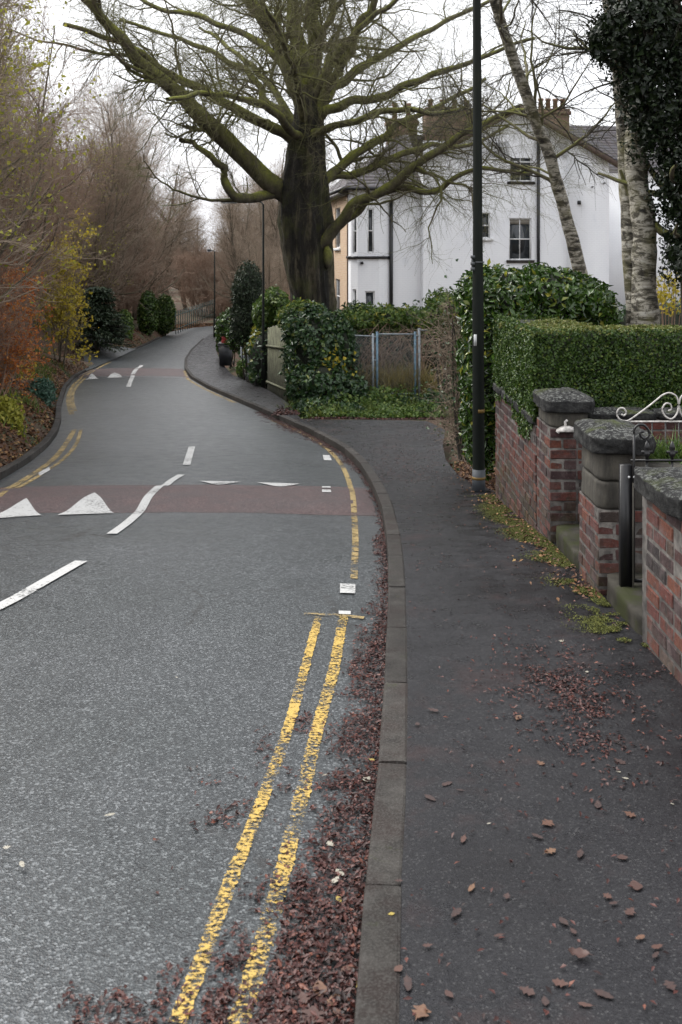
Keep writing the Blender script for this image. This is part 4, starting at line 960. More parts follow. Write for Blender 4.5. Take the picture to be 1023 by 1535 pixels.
# timber board fence beyond the ivy
f1 = thing('board_fence', 'tall green-stained vertical board fence beside the ivy mound', 'fence', (*pix(418, 590, 0.16), 0))
a, b = np.array(pix(431, 585, 0.2)), np.array(pix(398, 575, 0.2)); b = a + (b - a) * 1.0
n = 14; a = np.array([(431 - CX) * 26.6 / F, 26.6]); b = np.array([(402 - CX) * 30.8 / F, 30.8])
ang = math.atan2(b[1] - a[1], b[0] - a[0]); Lf = np.hypot(*(b - a))
OFF[f1.name] = np.array([a[0], a[1], float(zr(27))]); f1.location = tuple(OFF[f1.name])
for i in range(26):
    p = a + (b - a) * (i + 0.5) / 26; z = float(zr(p[1])) + 0.1; hgt = EZ + (HY - np.interp(i, [0, 25], [484, 492])) * p[1] / F - z + random.uniform(-0.02, 0.02)
    MB().box((p[0], p[1], z + hgt / 2), (Lf / 26 - 0.012, 0.022, hgt), ang).build('board', MAT['fence'], f1)
for zf in (0.4, 1.5):
    p = (a + b) / 2; q0, q1 = a, b; m = MB(); off_ = np.array([math.sin(ang), -math.cos(ang)]) * -0.04
    m.tube([(q0[0] + off_[0], q0[1] + off_[1], float(zr(q0[1])) + zf), (q1[0] + off_[0], q1[1] + off_[1], float(zr(q1[1])) + zf)], 0.035, 4); m.build('rail', MAT['fence'], f1)
# low pale picket fence on a low stone wall
a = np.array([(389 - CX) * 32.5 / F, 32.5]); b = np.array([(361 - CX) * 40.0 / F, 40.0])
f2 = thing('picket_fence', 'low pale blue-grey picket fence beyond the street lamp', 'fence', (a[0], a[1], float(zr(32.5))))
ang = math.atan2(b[1] - a[1], b[0] - a[0]); Lf = np.hypot(*(b - a)); npk = 44
for i in range(npk):
    p = a + (b - a) * (i + 0.5) / npk; z = float(zr(p[1])) + 0.42; zt = EZ + (HY - np.interp(i, [0, npk - 1], [535, 517])) * p[1] / F
    m = MB(); hh = zt - z; m.box((p[0], p[1], z + hh / 2), (0.105, 0.02, hh), ang); m.build('picket', MAT['picket'], f2)
for zf in (0.55, 0.95): MB().tube([(a[0] + 0.03, a[1], float(zr(a[1])) + zf), (b[0] + 0.03, b[1], float(zr(b[1])) + zf)], 0.03, 4).build('rail', MAT['picket'], f2)
lw = thing('low_wall', 'low mossy stone wall under the picket fence', 'wall', (a[0], a[1], float(zr(32.5))))
for i in range(16):
    p = a + (b - a) * (i + 0.5) / 16; z = float(zr(p[1])); rough_stone('stone', (p[0] - 0.02, p[1], z + 0.2), (0.24, Lf / 16 * 0.97, 0.42 + random.uniform(-.03, .03)), MAT['lichen'], lw, 80 + i, 0.02, 3, 0.02)
# wheelie bin with red sack on top
bx_, by_ = pix(339, 549, 0.16); zb = float(zpave(bx_, by_)); bn = thing('wheelie_bin', 'dark grey wheelie bin with a raised lid on the far pavement', 'bin', (bx_, by_, zb))
m = MB(); c0, c1 = 0.24, 0.30; V = [(bx_ + sx_ * c, by_ + sy_ * c * 1.1, zb + z) for z, c in ((0.04, c0), (0.95, c1)) for sx_, sy_ in ((-1, -1), (1, -1), (1, 1), (-1, 1))]
m.add(V, [[0,3,2,1],[4,5,6,7],[0,1,5,4],[1,2,6,5],[2,3,7,6],[3,0,4,7]]); m.box((bx_, by_, zb + 0.93), (0.66, 0.72, 0.05)); m.build('body', MAT['bin'], bn)
m = MB(); m.box((bx_, by_ + 0.02, zb + 1.0), (0.64, 0.74, 0.06)); m.tube([(bx_ - 0.3, by_ + 0.4, zb + 0.98), (bx_ + 0.3, by_ + 0.4, zb + 0.98)], 0.025, 6); m.build('lid', MAT['bin'], bn)
for s_ in (-1, 1): MB().tube([(bx_ + s_ * 0.27, by_ + 0.3, zb + 0.1), (bx_ + s_ * 0.32, by_ + 0.3, zb + 0.1)], 0.1, 12).build('wheel', MAT['black'], bn)
o = rough_stone('plastic_sack', (bx_ + 0.08, by_ - 0.05, zb + 1.15), (0.50, 0.45, 0.28), MAT['redbag'], None, 99, 0.08, 6, 0.03); tag(o, 'red plastic sack lying on the wheelie bin', 'sack')
# teal palisade fence far down the left side
pf = thing('palisade_fence', 'teal palisade fence on the far left side of the bend', 'fence', (-13.3, 66, float(zr(66))))
a, b = np.array([(262 - CX) * 64 / F, 64.0]), np.array([(322 - CX) * 84 / F, 84.0]); n = 21
for i in range(n):
    p = a + (b - a) * (i + 0.5) / n; z = EZ + (HY - 487) * p[1] / F * 1.0; z = float(zr(p[1])) + 0.25
    MB().box((p[0], p[1], z + 0.7), (0.05, 0.03, 1.5)).build('pale', MAT['palisade'], pf)
for zf in (0.5, 1.4): MB().tube([(a[0], a[1] + 0.05, float(zr(a[1])) + zf), (b[0], b[1] + 0.05, float(zr(b[1])) + zf)], 0.03, 4).build('rail', MAT['palisade'], pf)

# ------------------------------------------------------------------ vegetation helpers
def sprout(P, R, M, N, t0, t1, ang, asd, L0, L1, ratio, wig, up, rmin=0.002, tip=0.25, fall=0.5):
    """M children growing from the parent paths P [m,n,3], R [m,n]"""
    m, n, _ = P.shape
    ln = np.linalg.norm(np.diff(P, axis=1), axis=-1).sum(1); pr = ln / ln.sum()
    pi = rng.choice(m, M, p=pr); tt = t0 + (t1 - t0) * rng.random(M); f = tt * (n - 1); i = np.minimum(f.astype(int), n - 2); u = (f - i)[:, None]
    p = P[pi, i] * (1 - u) + P[pi, i + 1] * u; tg = nrm(P[pi, i + 1] - P[pi, i]); r = R[pi, i] * (1 - u[:, 0]) + R[pi, i + 1] * u[:, 0]
    rv = rng.normal(size=(M, 3)); sd = nrm(rv - (rv * tg).sum(1, keepdims=True) * tg)
    a = np.abs(rng.normal(ang, asd, M))[:, None]; d = nrm(tg * np.cos(a) + sd * np.sin(a))
    L = (L0 + (L1 - L0) * rng.random(M)) * (1 - fall * tt); out = np.empty((M, N, 3)); out[:, 0] = p
    step = (L / (N - 1))[:, None]
    for k in range(1, N):
        d = nrm(d + wig * rng.normal(size=(M, 3)) + np.array([0, 0, up])); out[:, k] = out[:, k - 1] + d * step
    r0 = np.maximum(r * ratio * (0.6 + 0.6 * rng.random(M)), rmin); r0 = np.minimum(r0, r * 0.95 + 0.0005)
    return out, r0[:, None] * np.linspace(1, tip, N)[None]

def join(parts):
    V = []; Q = []; n = 0
    for v, q_ in parts: V.append(v); Q.append(q_ + n); n += len(v)
    return np.concatenate(V), np.concatenate(Q)

def leaves_vf(C, L, W, Nrm=None, fold=0.25, spread=0.9, axis_=None):
    """one folded four-cornered leaf at each point"""
    M = len(C); rv = rng.normal(size=(M, 3))
    n = nrm(rv) if Nrm is None else nrm(Nrm + spread * rv)
    ax = rng.normal(size=(M, 3)) if axis_ is None else axis_ + 0.35 * rng.normal(size=(M, 3))
    a = nrm(ax - (ax * n).sum(1, keepdims=True) * n); b = np.cross(n, a)
    l = (L * (0.65 + 0.7 * rng.random(M)))[:, None]; w = (W * (0.65 + 0.7 * rng.random(M)))[:, None]
    p0 = C - a * l * 0.5; p2 = C + a * l * 0.5 - n * l * 0.12; q0 = C + b * w * 0.5 + n * w * fold - a * l * 0.06; q1 = C - b * w * 0.5 + n * w * fold - a * l * 0.06
    V = np.stack([p0, q0, p2, q1], 1).reshape(-1, 3); i = np.arange(M)[:, None] * 4
    return V, np.concatenate([i + [0, 1, 2], i + [0, 2, 3]], 1).reshape(-1, 3)

def blades_vf(xy, z, h, w, lean=0.35):
    M = len(xy); a = rng.random(M) * 2 * PI; hh = h * (0.5 + 0.8 * rng.random(M)); ww = w * (0.6 + 0.8 * rng.random(M))
    c = np.column_stack([xy, z]); s = np.stack([np.cos(a), np.sin(a), 0 * a], -1); ln = np.stack([rng.normal(0, lean, M), rng.normal(0, lean, M), np.ones(M)], -1); ln = nrm(ln)
    mid = c + ln * (hh * 0.55)[:, None]; tip = c + ln * hh[:, None] + np.stack([rng.normal(0, .25, M) * hh, rng.normal(0, .25, M) * hh, -0.1 * hh], -1)
    V = np.stack([c - s * ww[:, None] / 2, c + s * ww[:, None] / 2, mid + s * ww[:, None] * 0.35, mid - s * ww[:, None] * 0.35, tip], 1).reshape(-1, 3); i = np.arange(M)[:, None] * 5
    return V, np.concatenate([i + [0, 1, 2], i + [0, 2, 3], i + [3, 2, 4]], 1).reshape(-1, 3)

def blob_pts(ells, M, bump=0.18, shell=0.12, fr=1.1):
    """points and outward normals through the outer part of a union of ellipsoids"""
    vol = np.array([e[1][0] * e[1][1] + e[1][1] * e[1][2] + e[1][0] * e[1][2] for e in ells]); cnt = rng.multinomial(M, vol / vol.sum()); Ps, Ns = [], []
    for (c, r), k in zip(ells, cnt):
        d = nrm(rng.normal(size=(k, 3))); c, r = np.array(c, float), np.array(r, float)
        q_ = d * r; b = 1 + bump * (vn(q_[:, 0] * 1.0 + q_[:, 2] * 0.7, q_[:, 1] + q_[:, 2] * 0.9, 0.45 * fr, 3) * 0.6 + vn(q_[:, 0] + 3 * q_[:, 1], q_[:, 2] * 1.3, 0.2 * fr, 5) * 0.5)
        rad = b * (1 - np.abs(rng.normal(0, shell, k)) + 0.03 * rng.normal(size=k))
        P_ = c + d * r * rad[:, None]; keep = np.ones(k, bool)
        for c2, r2 in ells:
            if np.allclose(c2, c) and np.allclose(r2, r): continue
            keep &= (((P_ - np.array(c2)) / np.array(r2)) ** 2).sum(1) > 0.62
        Ps.append(P_[keep]); Ns.append(nrm(d / r)[keep])
    return np.concatenate(Ps), np.concatenate(Ns)

def ico(c, r, sub=2, amp=0.12, seed=0):
    bm = bmesh.new(); bmesh.ops.create_icosphere(bm, subdivisions=sub, radius=1.0); V = np.array([v.co[:] for v in bm.verts]); Fc = np.array([[v.index for v in f.verts] for f in bm.faces]); bm.free()
    k = 1 + amp * vn(V[:, 0] * 2 + V[:, 2] + seed, V[:, 1] * 2 - V[:, 2], 0.6, 7); return V * k[:, None] * np.array(r) + np.array(c), Fc

def bush(name, label, cat, ells, M, L, W, mat, base, group=None, core=0.74, bump=0.18, shell=0.12, stems=5, extra=None, fold=0.25, spread=0.9, cmat='core_shade'):
    t_ = thing(name, label, cat, base, group)
    C, Nn = blob_pts(ells, M, bump, shell); Nn = Nn + np.array([0, 0, 0.35]); V, Fq = leaves_vf(C, L, W, Nn, fold, spread)
    obj('foliage', V, Fq, MAT[mat], t_)
    if extra:
        C, Nn = blob_pts(ells, extra[0], bump, shell); V, Fq = leaves_vf(C, L, W, Nn, fold, spread); obj('pale_leaves', V, Fq, MAT[extra[1]], t_)
    if core:
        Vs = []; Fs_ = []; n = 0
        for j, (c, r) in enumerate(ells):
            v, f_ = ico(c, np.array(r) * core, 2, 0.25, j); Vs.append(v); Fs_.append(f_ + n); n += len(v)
        obj('foliage_core', np.concatenate(Vs), np.concatenate(Fs_), MAT[cmat], t_, smooth=True)  # solid dark body standing for the shade between the leaves
    Ps = []
    for j in range(stems):
        c, r = ells[j % len(ells)]; e = np.array(c) + nrm(rng.normal(size=3)) * np.array(r) * 0.6; b = np.array(base) + [rng.uniform(-.15, .15), rng.uniform(-.15, .15), -0.05]
        Ps.append(resample([b, b * 0.6 + e * 0.4 + rng.normal(size=3) * 0.08, e], 8))
    Ps = np.array(Ps); V, Q = tubes_vf(Ps, np.broadcast_to(np.linspace(0.03, 0.012, 8), Ps.shape[:2]), 5); obj('stems', V, Q, MAT['dark_twig'], t_, smooth=True)
    return t_

# ------------------------------------------------------------------ the big beech
BYc = 29.0; bk = BYc / F
def bp(px, py, dy=0.0): return at(px, py, BYc + dy)
bbase = bp(474, 545); beech = thing('beech_tree', 'huge mossy bare beech tree with spreading limbs in front of the white house', 'tree', (bbase[0], bbase[1], float(zter(bbase[0], bbase[1]))))
tr = [(478, 600, 62), (473, 545, 44), (469, 480, 30), (464, 430, 31), (458, 370, 35), (455, 320, 38), (455, 275, 35), (457, 230, 30), (460, 190, 26), (461, 150, 21), (461, 105, 12)]
ctr = resample([bp(a, b) for a, b, _ in tr], 60); rad = np.interp(np.linspace(0, 1, 60), np.linspace(0, 1, len(tr)), [c_ * bk for *_, c_ in tr])
NR_, NS_ = 130, 72; ctr = resample(ctr[::4], NR_); rad = np.interp(np.linspace(0, 1, NR_), np.linspace(0, 1, 60), rad)
V, Q = tubes_vf(ctr[None], rad[None], NS_); V = V.reshape(NR_, NS_, 3); th_ = np.arange(NS_) * 2 * PI / NS_; hh_ = np.arange(NR_)[:, None] / NR_
fl = 0.08 * np.sin(3 * th_ + 0.6 + 1.2 * hh_) + 0.085 * np.sin(5 * th_ + 2.1 - 2.0 * hh_) + 0.055 * np.sin(11 * th_ + 5 * hh_) + 0.05 * vn(np.abs(th_[None] - PI) * 6 + 0 * hh_, hh_ * 16 + 0 * th_, 1.0, 2) + 0.035 * vn(np.abs(th_[None] - PI) * 17 + 3 * np.sin(hh_ * 14), hh_ * 26 + 0 * th_, 1.0, 6)
V = ctr[:, None] + (V - ctr[:, None]) * (1 + fl * (1.2 - 0.5 * hh_))[..., None]
knob, kf = ico(bp(491, 385, -0.3), (0.15, 0.2, 0.32), 2, 0.3); trunk = obj('trunk', V.reshape(-1, 3), Q, MAT['beech_trunk'], beech, smooth=True); obj('burr', knob, kf, MAT['beech'], beech, smooth=True)
limbs = [  # (px, py, depth offset) ..., radius start/end in px
 ([(438, 300, 0), (412, 275, -.3), (350, 222, -1), (300, 175, -1.6), (260, 135, -2), (215, 95, -2.3), (185, 60, -2.6), (140, 15, -3), (100, -40, -3.2)], 21, 6),
 ([(440, 285, 0), (405, 288, -.4), (370, 297, -.9), (345, 285, -1.2), (337, 258, -1.4), (318, 232, -1.7), (292, 213, -2), (270, 208, -2.2)], 12, 4),
 ([(450, 215, 0), (428, 202, -.4), (380, 177, -.9), (330, 147, -1.4), (280, 122, -1.8), (222, 88, -2), (175, 58, -2.4), (95, 34, -3)], 13, 4),
 ([(455, 190, 0), (425, 170, .4), (398, 150, .9), (385, 120, 1.3), (350, 95, 1.8), (300, 68, 2.4), (245, 50, 3), (180, 30, 3.5)], 10, 3.5),
 ([(445, 140, 0), (425, 100, .3), (405, 78, .6), (362, 48, 1.2), (300, 27, 1.8), (235, 8, 2.2), (180, -30, 3)], 10, 3.5),
 ([(455, 160, 0), (432, 95, -.2), (414, 55, -.5), (390, 20, -.8), (362, -20, -1), (330, -100, -1.6), (310, -200, -2)], 17, 6),
 ([(458, 150, 0), (450, 100, .2), (443, 40, .4), (436, -20, .6), (425, -110, 1), (420, -260, 1.2)], 20, 7),
 ([(466, 150, 0), (470, 90, .5), (472, 40, .8), (476, -20, 1.2), (490, -130, 1.6), (500, -280, 2)], 18, 6),
 ([(475, 175, 0), (492, 130, -.3), (518, 85, -.7), (545, 30, -1.1), (575, -40, -1.6), (600, -130, -2)], 12, 4),
 ([(478, 370, -.2), (500, 345, -.5), (530, 310, -.9), (585, 276, -1.4), (637, 244, -1.8), (684, 211, -2.2), (735, 180, -2.6), (790, 165, -3)], 13, 4),
 ([(490, 355, -.3), (516, 330, -.4), (555, 303, -.6), (600, 284, -.8), (648, 285, -1.1), (692, 264, -1.4), (740, 252, -1.8), (800, 262, -2.2)], 9, 3),
 ([(470, 290, 0), (500, 262, .3), (534, 228, .7), (575, 203, 1.1), (610, 178, 1.5), (660, 160, 2), (730, 120, 2.6)], 12, 3.5),
 ([(472, 275, .2), (510, 265, .6), (560, 254, 1), (615, 228, 1.5), (650, 217, 1.9), (705, 214, 2.4), (760, 190, 3)], 10, 3),
 ([(470, 180, 0), (511, 158, -.4), (570, 144, -.8), (624, 121, -1.2), (673, 106, -1.6), (720, 88, -2), (800, 60, -2.6)], 11, 3),
 ([(475, 165, 0), (505, 130, .5), (545, 100, 1), (590, 72, 1.6), (650, 42, 2.2), (710, 12, 2.8), (770, -20, 3)], 11, 3),
 ([(470, 145, 0), (492, 105, -.5), (522, 62, -1.1), (570, 18, -1.8), (625, -25, -2.4)], 10, 3),
 ([(468, 200, -.3), (500, 190, -1.2), (540, 180, -2.2), (600, 165, -3.4), (650, 170, -4.4), (700, 158, -5.2)], 9, 3),
 ([(450, 205, -.4), (430, 190, -1.4), (400, 160, -2.6), (360, 150, -3.8), (300, 140, -5), (250, 150, -6)], 9, 3),
 ([(455, 180, -.3), (450, 140, -1.5), (440, 100, -3), (420, 60, -4.4), (400, 10, -5.6)], 9, 3),
 ([(462, 170, .3), (480, 120, 1.5), (500, 80, 3), (530, 50, 4.6), (560, 20, 6)], 10, 3),
 ([(452, 190, .3), (420, 150, 1.6), (380, 100, 3.2), (340, 70, 5), (300, 40, 6.5)], 10, 3),
 ([(465, 140, 0), (480, 60, -.6), (510, 0, -1.2), (545, -70, -2)], 9, 3), ([(450, 130, 0), (420, 60, .8), (380, -20, 1.4), (330, -80, 2)], 9, 3)]
LP = np.array([resample([bp(*q_) for q_ in l], 40) for l, _, _ in limbs]); LR = np.array([np.linspace(a, b, 40) * bk * 0.76 for _, a, b in limbs])
LP[:, 3:] += (np.stack([vn(np.arange(37)[None] * 0.35 + s_, np.arange(len(limbs))[:, None] * 9.1, 1.0, s_) for s_ in range(3)], -1)) * 0.09
V, Q = tubes_vf(LP, LR * (1 + 0.10 * vn(np.arange(40)[None] * 1.0, np.arange(len(limbs))[:, None] * 7.7, 1.6, 4)), 10); obj('limbs', V, Q, MAT['beech'], beech, smooth=True)
B1, R1 = sprout(LP, LR, 190, 18, 0.22, 1.0, 0.8, 0.3, 2.0, 5.2, 0.36, 0.19, 0.02, 0.009, 0.2, 0.35)
B2, R2 = sprout(np.concatenate([B1, LP[:, ::3][:, :14].repeat(1, 0)[:, :14]][:1]), R1, 2000, 10, 0.1, 1.0, 0.85, 0.35, 0.8, 2.4, 0.45, 0.22, -0.02, 0.0042, 0.35, 0.4)
B2b, R2b = sprout(LP, LR, 380, 10, 0.25, 1.0, 1.0, 0.35, 0.7, 2.4, 0.2, 0.24, -0.02, 0.007, 0.35, 0.3)
B3, R3 = sprout(np.concatenate([B2, B2b]), np.concatenate([R2, R2b]), 24000, 6, 0.1, 1.0, 0.75, 0.35, 0.45, 1.35, 0.5, 0.2, -0.06, 0.0028, 0.5, 0.3)
V, Q = tubes_vf(B1, R1, 6); obj('branches', V, Q, MAT['beech_twig'], beech, smooth=True)
V, Q = join([tubes_vf(B2, R2, 4), tubes_vf(B2b, R2b, 4)]); obj('small_branches', V, Q, MAT['beech_twig'], beech)
V, Q = tubes_vf(B3, R3, 3); obj('twigs', V, Q, MAT['beech_twig'], beech)

# ------------------------------------------------------------------ birches and the dark evergreen on the right
def birch(name, label, path, r0, r1, nb, seed_droop=-0.05, L=(1.0, 2.6), tw=1800, t0=0.3):
    b = np.array(path[0]); t_ = thing(name, label, 'tree', (b[0], b[1], float(zter(b[0], b[1]))))
    P_ = resample(path, 40); P_[:, :2] += np.stack([vn(np.arange(40) * .5, np.full(40, b[0] * 5), 1.5, 1), vn(np.arange(40) * .5, np.full(40, b[0] * 5), 1.5, 2)], -1) * 0.03
    R_ = np.linspace(r0, r1, 40) * (1 + 0.07 * vn(np.arange(40) * 1.0, np.zeros(40) + b[1], 1.4, 3)); V, Q = tubes_vf(P_[None], R_[None], 16)
    V = V + 0.012 * np.stack([vn(V[:, 2], V[:, 0] + V[:, 1], 0.12, 5), vn(V[:, 2], V[:, 0] - V[:, 1], 0.12, 6), 0 * V[:, 0]], -1); obj('trunk', V, Q, MAT['birch'], t_, smooth=True)
    C1, D1 = sprout(P_[None], R_[None], nb, 14, t0, 1.0, 0.95, 0.25, L[0], L[1], 0.35, 0.14, 0.03, 0.010, 0.2, 0.3)
    C2, D2 = sprout(C1, D1, nb * 9, 9, 0.1, 1, 0.7, 0.3, 0.5, 1.5, 0.5, 0.18, seed_droop, 0.004, 0.4, 0.3)
    C3, D3 = sprout(C2, D2, tw, 6, 0.1, 1, 0.7, 0.3, 0.3, 0.8, 0.6, 0.18, seed_droop * 1.6, 0.0022, 0.5, 0.3)
    V, Q = tubes_vf(C1, D1, 6); obj('branches', V, Q, MAT['beech_twig'], t_, smooth=True)
    V, Q = join([tubes_vf(C2, D2, 4), tubes_vf(C3, D3, 3)]); obj('twigs', V, Q, MAT['dark_twig'], t_)
    return t_
lb = [at(880, 470, 16.0), at(866, 400, 16.0), at(845, 320, 15.9), at(822, 235, 15.7), at(800, 170, 15.5), at(772, 90, 15.3), at(745, 10, 15.0), at(715, -90, 14.7), at(690, -190, 14.4)]
lb = [np.array([lb[0][0] + 0.12, 16.1, float(zter(lb[0][0], 16.1)) - 0.1])] + lb
birch('birch_tree', 'slender mossy birch leaning out over the laurel bush', lb, 0.12, 0.065, 24, -0.05, (1.2, 3.4), 2600, 0.35)
bt = [at(953, 620, 13.0), at(949, 480, 13.0), at(943, 380, 13.0), at(936, 250, 13.0), at(932, 150, 13.05), at(925, 50, 13.1), at(900, -60, 13.2), at(870, -190, 13.3)]
birch('birch_tree', 'thin pale birch trunk just left of the thick twin trunk', bt, 0.115, 0.08, 12, -0.05, (0.8, 2.0), 700, 0.55)
bt = [at(968, 640, 12.8), at(964, 480, 12.8), at(963, 400, 12.8), at(962, 330, 12.8), at(955, 250, 12.8), at(960, 140, 12.9), at(975, 40, 13.0), at(990, -90, 13.1)]
birch('birch_tree', 'thick grey scarred birch trunk under the dark ivy foliage', bt, 0.175, 0.12, 10, -0.05, (0.8, 2.0), 500, 0.6)
eb = at(1010, 640, 12.3); ez_ = float(zter(eb[0], eb[1]))
ev = thing('evergreen_tree', 'very dark evergreen tree hanging over the birch trunks', 'tree', (eb[0] + 0.35, eb[1], ez_))
def ell(px, py, rx, ry, Y, dy=0.8): k_ = Y / F; return (at(px, py, Y), (rx * k_, dy, ry * k_))
els = [ell(975, 60, 70, 95, 12.4, .8), ell(940, 40, 50, 62, 12.3, .6), ell(985, 175, 48, 75, 12.4, .7), ell(1040, 120, 70, 130, 12.6, .9), ell(1020, 270, 45, 95, 12.3, .6), ell(1030, 375, 42, 62, 12.2, .5), ell(1075, 330, 60, 150, 12.5, .8), ell(905, 60, 28, 50, 12.3, .4), ell(990, -60, 110, 80, 12.6, 1.0), ell(1100, 30, 90, 160, 12.7, 1.0), ell(960, 130, 40, 60, 12.3, .5)]
C, Nn = blob_pts(els, 30000, 0.40, 0.32, 0.6); V, Fq = leaves_vf(C, 0.062, 0.034, Nn, 0.2, 1.0); obj('crown', V, Fq, MAT['l_dark'], ev)
C2_, N2_ = blob_pts([(c_, np.array(r_) * 0.75) for c_, r_ in els], 5000, 0.3, 0.25, 0.8); V, Fq = leaves_vf(C2_, 0.13, 0.085, N2_, 0.2, 1.2); obj('foliage_core', V, Fq, MAT['l_dark'], ev)
P_ = np.array([resample([np.array([eb[0] + 0.35, eb[1], ez_ - 0.1]), at(1040, 400, 12.4), at(1035, 200, 12.5), at(1010, 20, 12.5), at(1000, -150, 12.6)], 30)]); R_ = np.linspace(0.2, 0.07, 30)[None]
B_, Rb_ = sprout(P_, R_, 26, 10, 0.25, 1, 1.1, 0.25, 0.7, 1.6, 0.4, 0.15, 0.02, 0.012, 0.3, 0.2)
V, Q = join([tubes_vf(P_, R_, 10)]); obj('trunk', V, Q, MAT['dark_twig'], ev, smooth=True); V, Q = tubes_vf(B_, Rb_, 6); obj('branches', V, Q, MAT['beech_twig'], ev, smooth=True)

# ------------------------------------------------------------------ clipped hedge on the wall
hd = thing('clipped_hedge', 'neatly clipped box-shaped privet hedge on top of the brick wall', 'hedge', (2.2, 9.6, 0.1))
def face_pts(M, p0, eu, ev_, n):
    u, v = rng.random(M), rng.random(M); p0, eu, ev_, n = map(lambda q_: np.array(q_, float), (p0, eu, ev_, n))
    b = 0.028 * vn(u * np.linalg.norm(eu), v * np.linalg.norm(ev_), 0.22, 6) + 0.018 * vn(u * np.linalg.norm(eu), v * np.linalg.norm(ev_), 0.07, 8) - np.abs(rng.normal(0, 0.022, M))
    return p0 + u[:, None] * eu + v[:, None] * ev_ + n * b[:, None], np.repeat(n[None], M, 0)
HX0, HX1, HY0, HY1, HZ1 = WX - 0.03, 5.2, 8.80, 11.0, EZ - 0.70
fs = [face_pts(15000, (HX0, HY0, 0.40), (0, HY1 - HY0, 0), (0, 0, HZ1 - 0.40), (-1, 0, 0)), face_pts(24000, (HX0, HY0, 0.44), (HX1 - HX0, 0, 0), (0, 0, HZ1 - 0.44), (0, -1, 0)), face_pts(1600, (HX0, HY1, 0.4), (0.75, 0, 0), (0, 0, HZ1 - 0.4), (0, 1, 0))]
C = np.concatenate([f_[0] for f_ in fs]); Nn = np.concatenate([f_[1] for f_ in fs])
rnd_ = 0.06; over = np.clip((C[:, 2] - (HZ1 - rnd_)) / rnd_, 0, 1); C -= Nn * (over ** 2 * 0.05)[:, None]
hang = (C[:, 0] < HX0 + 0.1) & (C[:, 2] < 0.62); C[:, 2] -= np.where(hang, (0.62 - C[:, 2]) * 0.9 * np.clip(vn(C[:, 1], C[:, 2], 0.4, 2) + 0.5 + (9.6 - C[:, 1]) * 0.5, 0, 1.1), 0)
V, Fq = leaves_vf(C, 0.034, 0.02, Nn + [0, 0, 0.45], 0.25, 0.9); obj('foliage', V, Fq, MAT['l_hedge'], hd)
fs = [face_pts(9000, (HX0, HY0, HZ1), (HX1 - HX0, 0, 0), (0, 0.8, 0), (0, 0, 1)), face_pts(4500, (HX0, HY0 + 0.8, HZ1), (0.78, 0, 0), (0, HY1 - HY0 - 0.8, 0), (0, 0, 1))]
C = np.concatenate([f_[0] for f_ in fs]); Nn = np.concatenate([f_[1] for f_ in fs]); C[:, 2] -= 0.035 * (C[:, 1] - HY0)
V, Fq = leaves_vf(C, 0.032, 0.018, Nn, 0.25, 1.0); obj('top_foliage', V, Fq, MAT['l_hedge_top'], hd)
m = MB(); m.box((HX0 + 0.40, (HY0 + HY1) / 2, (0.44 + HZ1) / 2 - 0.04), (0.68, HY1 - HY0 - 0.1, HZ1 - 0.44 - 0.04)); m.box(((HX0 + 0.745 + HX1) / 2, HY0 + 0.4, (0.46 + HZ1) / 2 - 0.04), (HX1 - HX0 - 0.745, 0.7, HZ1 - 0.46 - 0.04)); m.build('foliage_core', MAT['core_shade'], hd)  # dark boxes painted as the shaded inside of the hedge
Ps = []
for i in range(24):
    x, y = (HX0 + 0.3, HY0 + 0.15 + i * 0.16) if i < 13 else (HX0 + 0.9 + (i - 13) * 0.24, HY0 + 0.35)
    Ps.append(resample([(x, y, 0.2), (x + rng.normal() * .03, y + rng.normal() * .03, 0.5), (x + rng.normal() * .05, y, 0.8)], 5))
Ps = np.array(Ps); V, Q = tubes_vf(Ps, np.full(Ps.shape[:2], 0.014), 5); obj('stems', V, Q, MAT['dark_twig'], hd)

# ------------------------------------------------------------------ laurel and the tangle beside it
lx, ly = (800 - CX) * 13 / F, 13.0
bush('laurel_bush', 'big glossy dark green laurel bush behind the clipped hedge', 'bush', [ell(745, 455, 62, 62, 12.6, .75), ell(815, 455, 85, 64, 13.0, .8), ell(872, 462, 52, 52, 13.0, .7), ell(728, 560, 42, 150, 12.3, .55), ell(780, 520, 70, 70, 12.6, .6)], 22000, 0.105, 0.042, 'l_laurel', (lx, ly, float(zter(lx, ly))), None, 0.76, 0.22, 0.14, 8, (700, 'l_lime'))
tx, ty = pix(692, 680, 0.16)
tg_ = thing('dead_shrub', 'tangled leafless shrub with pale stems leaning on the laurel', 'shrub', (tx, ty, float(zter(tx, ty))))
seeds = np.array([resample([at(px0, 690, 13.2), at(px0 - 6, 640, 13.2), at(px0 - 14 + random.uniform(-8, 8), 570, 13.1), at(px0 - 18 + random.uniform(-14, 14), 490 + random.uniform(-20, 30), 13.0 + random.uniform(-.3, .3))], 14) for px0 in (700, 706, 695, 712, 690, 716, 702)])
Rt = np.broadcast_to(np.linspace(0.022, 0.008, 14), seeds.shape[:2]); T1, TR1 = sprout(seeds, Rt, 160, 9, 0.1, 1, 0.9, 0.4, 0.3, 0.8, 0.5, 0.25, 0.0, 0.004, 0.4, 0.2); T2, TR2 = sprout(T1, TR1, 1500, 6, 0.1, 1, 0.9, 0.4, 0.12, 0.4, 0.6, 0.25, -0.02, 0.002, 0.5, 0.2)
V, Q = tubes_vf(seeds, Rt, 6); obj('stems', V, Q, MAT['stone'], tg_, smooth=True); V, Q = join([tubes_vf(T1, TR1, 4), tubes_vf(T2, TR2, 3)]); obj('twigs', V, Q, MAT['bare_twig'], tg_)
C = at(690, 560, 13.2) + rng.normal(size=(800, 3)) * [0.16, 0.2, 0.55]; V, Fq = leaves_vf(C, 0.05, 0.035); obj('leaves', V, Fq, MAT['l_ivy'], tg_)

